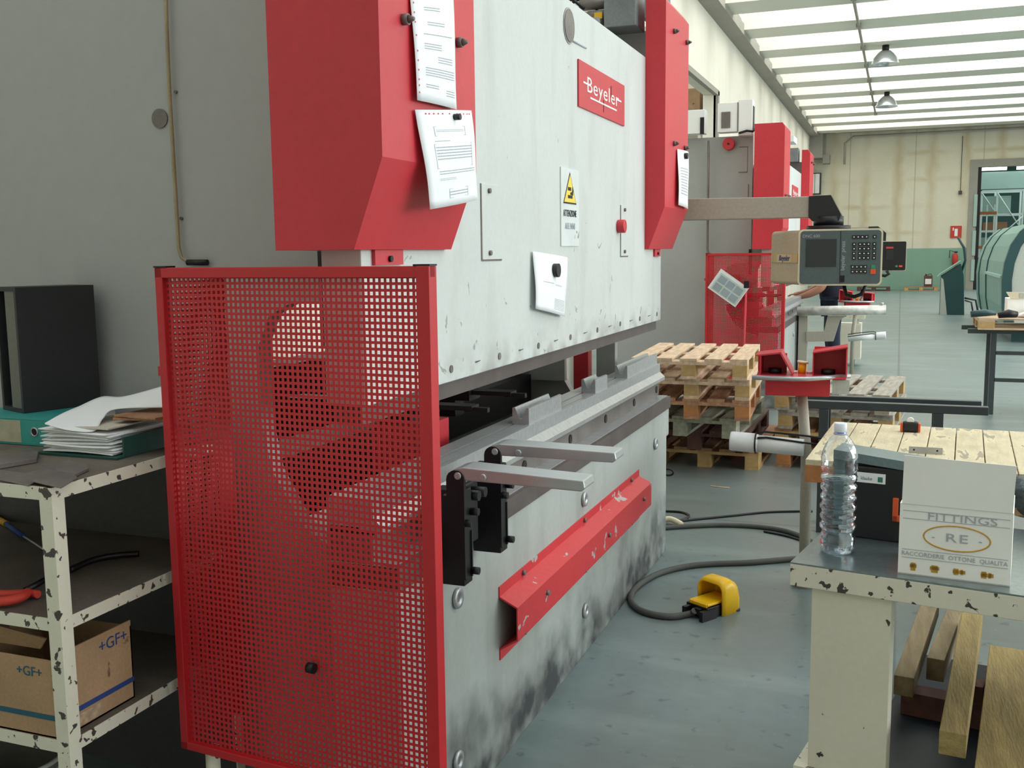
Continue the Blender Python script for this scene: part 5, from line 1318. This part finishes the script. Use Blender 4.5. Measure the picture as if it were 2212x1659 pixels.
# teal lever-arch binder lying flat, spine to the front
sp = at(108, 965, Z=z + .001)
def binder(x0, x1, y0, z0, m, label, rz):
    t = thing('lever_arch_binder', label, 'binder', (x0, y0, z0), 'lever arch binders', rz)
    w = x1 - x0
    b = MB(); b.box((0, 0, 0), (w, .28, .003)); b.box((0, 0, .072), (w, .28, .075)); b.box((0, 0, .003), (w, .003, .072)); b.build('cover', m, t, local=True, bevel=.001)
    return t, w
yb = sp.y - .0
ybl = at(0, 965, Y=yb)
tb, wb = binder(sp.x - .33, sp.x, yb, z + .001, 'teal', 'teal lever arch binder lying flat with a finger hole and grey label', 0)
b = MB(); b.tube([(wb - .052 + .0115 * math.cos(a), -.001, .039 + .0115 * math.sin(a)) for a in [2 * PI * i / 20 for i in range(20)]], .0022, 6, closed=True); b.build('finger_ring', 'steel', tb, local=True)
b = MB(); b.cyl((wb - .052, -.001, .039), (wb - .052, 0, .039), .0105, 20); b.build('finger_hole', 'black', tb, local=True)
b = MB(); b.box((wb - .29, -.001, .006), (wb - .102, 0, .069)); b.build('spine_label', mat('stained_paper', 'a9a68f', .8, 0, .2, 20), tb, local=True)
b = MB(); b.box((.01, .005, .004), (wb - .01, .27, .070)); b.build('page_block', 'paper', tb, local=True)
# open green binder stuffed with papers
gp = at(95, 975, Z=z + .001)
t = thing('stuffed_binder', 'dark green binder lying open, stuffed with loose white sheets', 'binder', (gp.x, gp.y, z))
gg = at(244, 994, Z=z); gx0 = at(90, 975, Z=z).x + .02; gx1 = gg.x + .012; gy = gg.y
b = MB(); b.box((gx0, gy, z + .001), (gx1 + .0, gy + .30, z + .006)); b.box((gx1 - .006, gy + .03, z + .006), (gx1, gy + .30, z + .055)); b.build('cover', 'dkgreen', t)
rr = random.Random(5)
for i in range(9):
    zz = z + .009 + i * .0068; j = rr.uniform(-.006, .006); k = rr.uniform(-.008, .008)
    b = MB(); b.grid(lambda u, v, zz=zz, j=j, k=k, i=i: Vector((gx0 + .008 + k * .5 + u * (gx1 - gx0 - .04 + k), gy + .012 + j + v * .25, zz + .0035 * math.sin(3.1 * u + i) + .002 * math.sin(5 * v + i))), 8, 4)
    b.build('paper_sheaf', 'paper', t, solid=.0032)
b = MB(); b.box((gx0 + .06, gy + .02, z + .074), (gx1 - .04, gy + .22, z + .078)); b.build('tinted_sheet', mat('cream_sheet', 'c9c2b2', .8), t)
# big curled sheet on top
ys = gy + .02
b = MB()
lowp = smooth([at(97, 916, Y=gy - .01), at(150, 930, Y=gy), at(203, 931, Y=gy + .02), at(222, 905, Y=gy + .08), at(250, 884, Y=gy + .13), at(358, 880, Y=gy + .16)], 8)
uppp = smooth([at(97, 914, Y=gy - .0), at(135, 893, Y=gy + .07), at(170, 878, Y=gy + .13), at(220, 857, Y=gy + .20), at(270, 856, Y=gy + .22), at(358, 832, Y=gy + .24)], 8)
def curl(u, v):
    i = min(int(round(u * (len(lowp) - 1))), len(lowp) - 1)
    return lowp[i] * (1 - v) + uppp[i] * v + Vector((0, 0, .006 * math.sin(PI * v) * u))
b.grid(curl, 40, 8); single(b.build('curled_sheet', 'paper', solid=.0012), 'large curled white sheet lying over the stuffed green binder', 'paper')
b = MB(); b.box((gx1 - .10, gy + .10, z + .088), (gx1 + .06, gy + .28, z + .094), rz=.15); b.box((gx1 - .08, gy + .09, z + .096), (gx1 + .07, gy + .27, z + .101), rz=-.1)
single(b.build('folders', 'wood2'), 'thin brown folders sticking out under the curled sheet by the fence', 'folder')
# flat steel offcuts on the shelf front
for i, (poly, th, zz, lb) in enumerate((
        (((-30, 1018), (0, 1014), (80, 1000), (84, 984), (0, 990), (-30, 992)), .012, 0, 'thick flat steel strip at the left end of the top shelf'),
        (((0, 1040), (62, 1052), (165, 1004), (150, 996), (55, 1026), (0, 1018)), .004, .0, 'long flat steel strip slanting across the top shelf'),
        (((72, 1048), (132, 1062), (168, 1040), (160, 1032), (100, 1022)), .004, .0055, 'flat steel offcut nearest the front corner of the top shelf'),
        (((118, 1022), (158, 1034), (192, 1018), (186, 1008), (150, 1000)), .007, .0, 'short thick steel offcut in front of the open binder'))):
    P_ = [at(x, y, Z=z) for x, y in poly]
    b = MB(); b.prism([(p.x, p.y + (0.0)) for p in P_], 'z', z + .001 + zz, z + .001 + zz + th)
    single(b.build('steel_offcut', 'dsteel', bevel=.001), lb, 'steel strip', 'steel offcuts on the top shelf')
# middle shelf: red grips of shears, screwdriver, black hose
z = zs[1]
def Q(px, py, dz=0): return at(px, py, Z=z + dz)
t = thing('cutting_shears', 'shears with red grips and black blades lying on the middle shelf', 'shears', Q(40, 1295))
b = MB(); b.tube(smooth([Q(-20, 1300, .018), Q(15, 1298, .018), Q(45, 1290, .018), Q(60, 1280, .018)]), .012, 10); b.build('handle', 'redlabel', t)
b = MB(); b.tube(smooth([Q(-20, 1282, .014), Q(20, 1283, .014), Q(60, 1281, .014), Q(82, 1284, .014)]), .010, 10); b.build('handle', 'redlabel', t)
b = MB(); b.tube([Q(55, 1275, .012), Q(120, 1240, .012)], .008, 8); b.build('blade', 'black', t)
b = MB(); b.tube(smooth([Q(150, 1232, .012), Q(200, 1210, .012), Q(250, 1200, .012), Q(300, 1196, .012)]), .009, 10); single(b.build('black_hose', 'black'), 'short black hose lying at the back of the middle shelf', 'hose')
t = thing('screwdriver', 'screwdriver with a blue and yellow handle on the middle shelf', 'screwdriver', Q(50, 1150))
b = MB(); b.tube([Q(-10, 1118, .012), Q(14, 1132, .012)], .010, 10); b.build('handle_end', 'gold', t)
b = MB(); b.tube([Q(14, 1132, .012), Q(50, 1158, .012)], .008, 10); b.build('handle', 'blueink', t)
b = MB(); b.tube([Q(50, 1158, .012), Q(100, 1190, .006)], .003, 8); b.build('shaft', 'steel', t)
# carton +GF+ on the low shelf
z = zs[2]
cr = at(133, 1598, Z=z + .001)
t = thing('open_carton', 'worn brown carton with blue lettering and band on the lowest shelf', 'box', cr)
cz = at(120, 1430, Y=cr.y).z - z
cy1 = cr.y + .25; xl = cr.x - .30
b = MB(); w_ = .004
b.box((xl, cr.y, z + .001), (cr.x, cy1, z + .005)); b.box((xl, cr.y, z), (cr.x, cr.y + w_, z + cz)); b.box((cr.x - w_, cr.y, z + .001), (cr.x, cy1, z + cz + .015)); b.box((xl, cy1 - w_, z + .001), (cr.x, cy1, z + cz)); b.box((xl, cr.y, z + .001), (xl + w_, cy1, z + cz)); b.build('carton_body', 'carton', t)
b = MB(); b.prism([(xl, z + cz), (cr.x - .10, z + cz + .0), (cr.x - .08, z + cz + .028), (xl, z + cz + .05)], 'y', cr.y + .05, cr.y + .055); b.build('flap', 'carton', t)
b = MB(); b.box((xl, cr.y - .001, z + .045), (cr.x, cr.y, z + .058)); b.build('blue_band', 'tealink', t)
b = MB(); b.box((cr.x, cr.y, z + .045), (cr.x + .001, cy1, z + .058)); b.build('blue_band', 'blueink', t)
text('printed_letters', '+GF+', .034, 'tealink', plane_mtx((cr.x - .085, cr.y - .001, z + cz - .035), (1, 0, 0), (0, 0, 1)), t, depth=.0003)
text('printed_letters', '+GF+', .042, 'blueink', plane_mtx((cr.x + .001, cr.y + .185, z + cz - .018), (0, 1, 0), (0, 0, 1)), t, depth=.0003)
b = MB(); b.box((cr.x, cr.y + .04, z + .008), (cr.x + .0008, cr.y + .13, z + .038)); b.build('barcode_label', mat('pale_label', 'b49c80', .8, 0, .3, 60), t)
# bucket on the floor
c = at(30, 1600, Z=.25); c.z = 0; c = Vector((-1.83, 1.55, 0))
t = thing('clear_bucket', 'grey translucent bucket rim cut off at the lower left corner', 'bucket', c)
q = at(20, 1625, Z=.28); q.z = 0
b = MB(); b.lathe([(.10, 0), (.12, .01), (.14, .27)], q, 32, cap=False); b.build('bucket_wall', 'greybox', t, solid=.003)
b = MB(); b.tube([(q.x + .143 * math.cos(a), q.y + .143 * math.sin(a), .272) for a in [2 * PI * i / 36 for i in range(36)]], .006, 8, closed=True); b.tube([(q.x + .141 * math.cos(a), q.y + .141 * math.sin(a), .245) for a in [2 * PI * i / 36 for i in range(36)]], .004, 8, closed=True); b.build('bucket_rim', 'mgrey', t)

# ------------------------------------------------------------------ far right: sea-green machine and its console
yA, yB = 19.0, 25.5
t = thing('profiling_machine', 'large curved sea-green and grey machine cut by the right edge in the far hall', 'machine', (2.6, 22, 0))
def hoodprof(x0, off=0):
    return [(x0 + .08, .25), (x0 + .02, .6), (x0, 1.05), (x0 + .03, 1.35), (x0 + .11, 1.62), (x0 + .24, 1.84), (x0 + .42, 2.0)]
xa = at(2166, 600, Y=yA).x
pr0 = hoodprof(xa)
b = MB(); b.prism(pr0 + [(xa + 2.2, 2.0), (xa + 2.2, .25)], 'y', yA + .05, yB); b.build('hood', 'mteal', t)
inner = [(x + .14, z if z < 1.9 else z + .0) for x, z in pr0]
b = MB(); b.prism([(x - .015, z + (.02 if z > 1.5 else 0)) for x, z in pr0] + inner[::-1], 'y', yA - .03, yA + .12); b.build('end_trim', 'mdteal', t)
b = MB(); b.prism([(x - .0, z - .02) for x, z in inner] + [(xa + 2.2, 1.96), (xa + 2.2, .25)], 'y', yA - .0, yA + .06); b.build('end_panel', 'mgrey', t)
for yy in (yB - 3.0, yB - 1.0):
    b = MB(); b.prism([(x - .02, z) for x, z in pr0] + [(x + .1, z - .0) for x, z in pr0[::-1]], 'y', yy, yy + .10); b.build('seam_trim', 'mdteal', t)
b = MB(); b.box((xa - .03, yA + .12, 1.08), (xa + .1, yB - 3.0, 1.13)); b.build('handle_rail', 'palegreen', t)
b = MB(); b.box((xa + .2, yA + .3, 0), (xa + 2.1, yB - .2, .25)); b.build('base', 'mdteal', t)
yc = 26.7
t = thing('desk_console', 'dark teal sloped control desk standing on the floor left of the curved machine', 'control desk', (1.2, yc, 0))
x0 = at(2030, 678, Y=yc).x; x1 = at(2083, 678, Y=yc).x
b = MB(); b.prism([(x0, 0), (x1, 0), (x1 - .05, .95), (x1 - .12, 1.22), (x0 + .0, .93)], 'y', yc, yc + .5); b.build('cabinet', 'mdteal', t)
b = MB(); b.prism([(x0 - .0, 0), (x0 + .16, 0), (x0 + .05, .85), (x0, .9)], 'y', yc - .02, yc); b.build('front_plate', 'mgrey', t)
b = MB(); b.prism([(x0 - .08, .92), (x1 - .12, 1.26), (x1 - .12, 1.30), (x0 - .04, .97)], 'y', yc - .03, yc + .52); b.build('desk_top', 'mteal', t)
b = MB(); b.tube([(x1 - .10, yc + .2, 1.0), (x1 - .02, yc + .2, 1.3), (x1 - .06, yc + .2, 1.6), (x1 - .2, yc + .2, 1.85)], .03, 8); b.build('arm', 'mdteal', t)
b = MB(); b.tube([(x1, yc + .2, .4), (x1 + .25, yc + .2, .35), (x1 + .32, yc + .2, .03)], .025, 6); b.tube([(x1, yc + .1, .35), (x1 + .15, yc + .1, .3), (x1 + .2, yc + .1, .03)], .02, 6); b.build('cable', 'rubber', t)

# ------------------------------------------------------------------ storage bay seen over the second press brake
bx_thing('cardboard_box', at(1478, 226, Y=21.0) + Vector((-.6, 0, -.4)), at(1512, 190, Y=21.0) + Vector((0, .6, 0)), 'carton', 'brown cardboard box high up in the wall opening', 'box')
q = at(1512, 226, Y=21.0)
t = thing('bay_rack', 'white storage rack inside the wall opening behind the second press brake', 'rack', (q.x - .5, 20.9, 0))
b = MB(); b.box((q.x - .9, 20.8, q.z - .45), (q.x + .06, 21.6, q.z - .40)); b.build('rack_shelf', 'white', t)
b = MB(); b.box((q.x, 20.8, 0), (q.x + .06, 20.88, q.z - .40)); b.build('rack_post', 'white', t)
b = MB(); b.box((q.x - .9, 20.8, 0), (q.x - .84, 20.88, q.z - .40)); b.build('rack_post', 'white', t)
